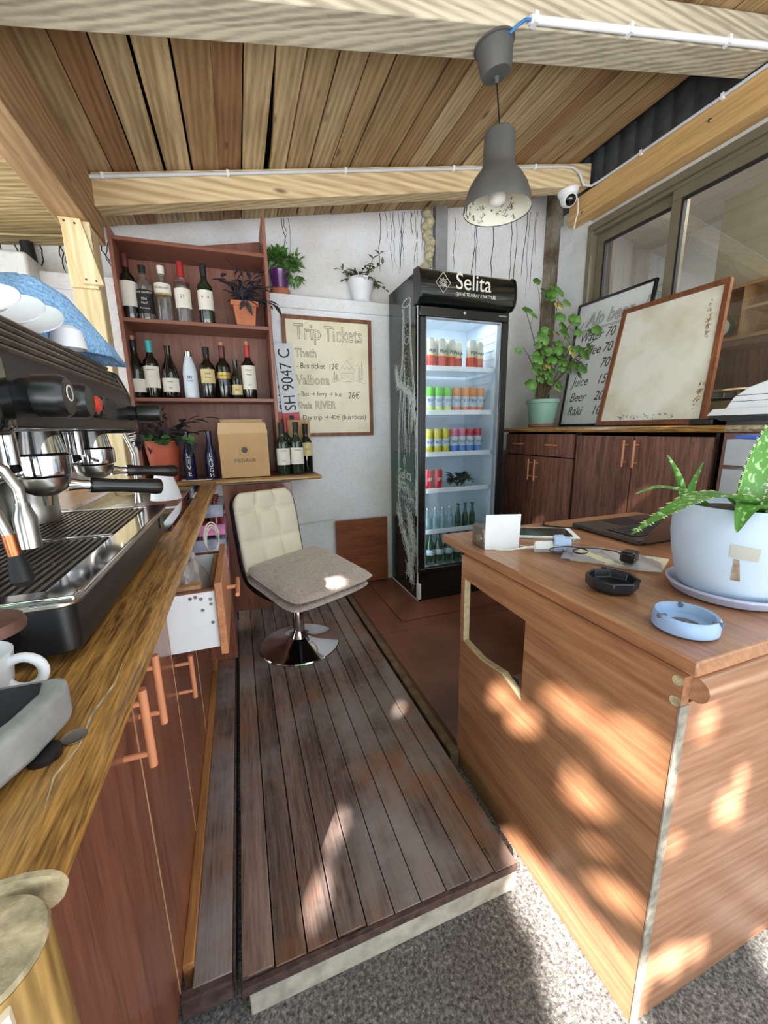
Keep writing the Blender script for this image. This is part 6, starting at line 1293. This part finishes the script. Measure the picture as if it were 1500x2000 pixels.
tag(MB().tube([(.99, 1.288, zn(.99) + .012), (.965, 1.286, zn(.96) + .010), (.94, 1.29, zn(.94) - .004), (.925, 1.305, zn(.92) - .012), (.92, 1.32, zn(.92) - .003)], .0045, 8).build('blue_cable', M_bluecable, None, (.96, 1.29, 2.4)), 'short blue cable between the conduit and the lamp', 'cable')
# leaves at the far left edge
T = thing('climbing_plant', 'green leaves of a climbing plant hanging in at the left edge', 'plant', (-.9, 2.0, 1.8)); lf = MB(); rd = random.Random(6)
MB().tube([(-.95, 2.1, 2.13), (-.89, 2.02, 2.0), (-.88, 2.0, 1.85), (-.90, 2.02, 1.7)], .004, 6).build('stem', M_stem, T)
for (u, v) in ((2.07, 0), (2.0, 1), (1.82, 2), (1.74, 3), (1.95, 4), (1.7, 5)): lf.leaf((-.885 + .004 * v, 2.0, u), (.9, -.3, -.5 + .2 * (v % 3)), (0, 0, 1), .13, .07, .2)
lf.build('foliage', M_leafb, T)

# ================================================================== TREE added unseen behind the camera, gaps cut to cast the sun spots
TGT = Vector((.5, .6, .3)); DIST = 5.2
uu = SD.cross(Vector((0, 0, 1))).normalized(); vv = uu.cross(SD).normalized()
def uv(p): q_ = Vector(p) - TGT; return (q_.dot(uu), q_.dot(vv))
holes = []
def hole(p, r): a_ = uv(p); holes.append((a_[0], a_[1], r))
def face(y0, y1, z0, z1, k=1.): hole((.622, (y0 + y1) / 2, (z0 + z1) / 2), k * (z1 - z0) / 2)
for y, z, r_ in ((.80, .42, .040), (.715, .405, .040), (.61, .565 - .01, .02), (.545, .56, .032), (.455, .575, .040), (.415, .56, .038), (.37, .545, .025), (.55, .385, .030), (.50, .375, .034), (.43, .235, .03), (.40, .25, .03), (.47, .30, .014)): hole((.622, y, z), r_)
for y, z, r_ in ((.70, .03, .035), (.62, .04, .04), (.55, .05, .05), (.47, .06, .06), (.40, .07, .07), (.36, .12, .05)): hole((.622, y, z), r_)
for x, y, r_ in [(.592 - .12 * (.64 - y_), y_, .055 + .16 * (.64 - y_)) for y_ in [.62 - .045 * k for k in range(20)]]: hole((x, y, 0), r_)
for x, z, r_ in ((.69, .662, .034), (.834, .496, .020), (.806, .432, .046), (.808, .103, .04), (.66, .42, .022), (.72, .11, .05)): hole((x, .357, z), r_)
for x, y, r_ in ((1.0, .3, .06), (1.15, .28, .08), (1.3, .2, .09), (.85, .15, .07)): hole((x, y, 0), r_)
for x, y, z, r_ in ((.078, .72, .08, .028), (.092, .745, .08, .028), (.15, .86, .08, .026), (.172, .895, .08, .026), (.30, 1.18, .08, .028), (.33, 1.22, .08, .022), (.27, 1.62, .515, .045), (.31, 1.58, .515, .045), (.345, 1.55, .51, .035), (.5, 1.25, .08, .022)): hole((x, y, z), r_)
TR = thing('added_shade_tree', 'unseen leafy tree added behind the viewer to shade the bar and shape its sun spots', 'tree', (-2.6, -3.2, 0))
CEN = TGT - SD * DIST; mb = MB(); rd = random.Random(99)
def addleaf(a_, b_, sz, dep):
    for hx, hy, hr in holes:
        if hr and (a_ - hx) ** 2 + (b_ - hy) ** 2 < (hr * .72 + sz * .28) ** 2: return
    p = CEN + uu * a_ + vv * b_ - SD * dep; d1 = (uu * rd.uniform(-1, 1) + vv * rd.uniform(-1, 1)).normalized(); d2 = d1.cross(SD).normalized(); k = rd.uniform(-.3, .3)
    V = [mb.bm.verts.new(p + d1 * sz * .5), mb.bm.verts.new(p + d2 * sz * .42 + SD * k * sz), mb.bm.verts.new(p - d1 * sz * .5), mb.bm.verts.new(p - d2 * sz * .42 - SD * k * sz)]; mb._f(V)
for i in range(5200): addleaf(rd.uniform(-2.3, 2.3), rd.uniform(-1.5, 2.0), rd.uniform(.16, .24), rd.uniform(0, .3))
for i in range(34000): addleaf(rd.uniform(-.9, .9), rd.uniform(-.7, .9), rd.uniform(.03, .06), rd.uniform(0, .2))
FO = mb.build('foliage', M_leafb, TR, smooth=False)
MB().tube([(-2.6, -3.2, 0), (-2.5, -3.1, 1.6), (-2.2, -2.9, 2.6), (-1.9, -2.8, 3.4)], [.16, .13, .09, .05], 12).tube([(-2.5, -3.1, 1.6), (-3.2, -2.7, 3.0), (-3.3, -2.3, 4.0)], [.1, .06, .03], 10).build('trunk', M_stem, TR)
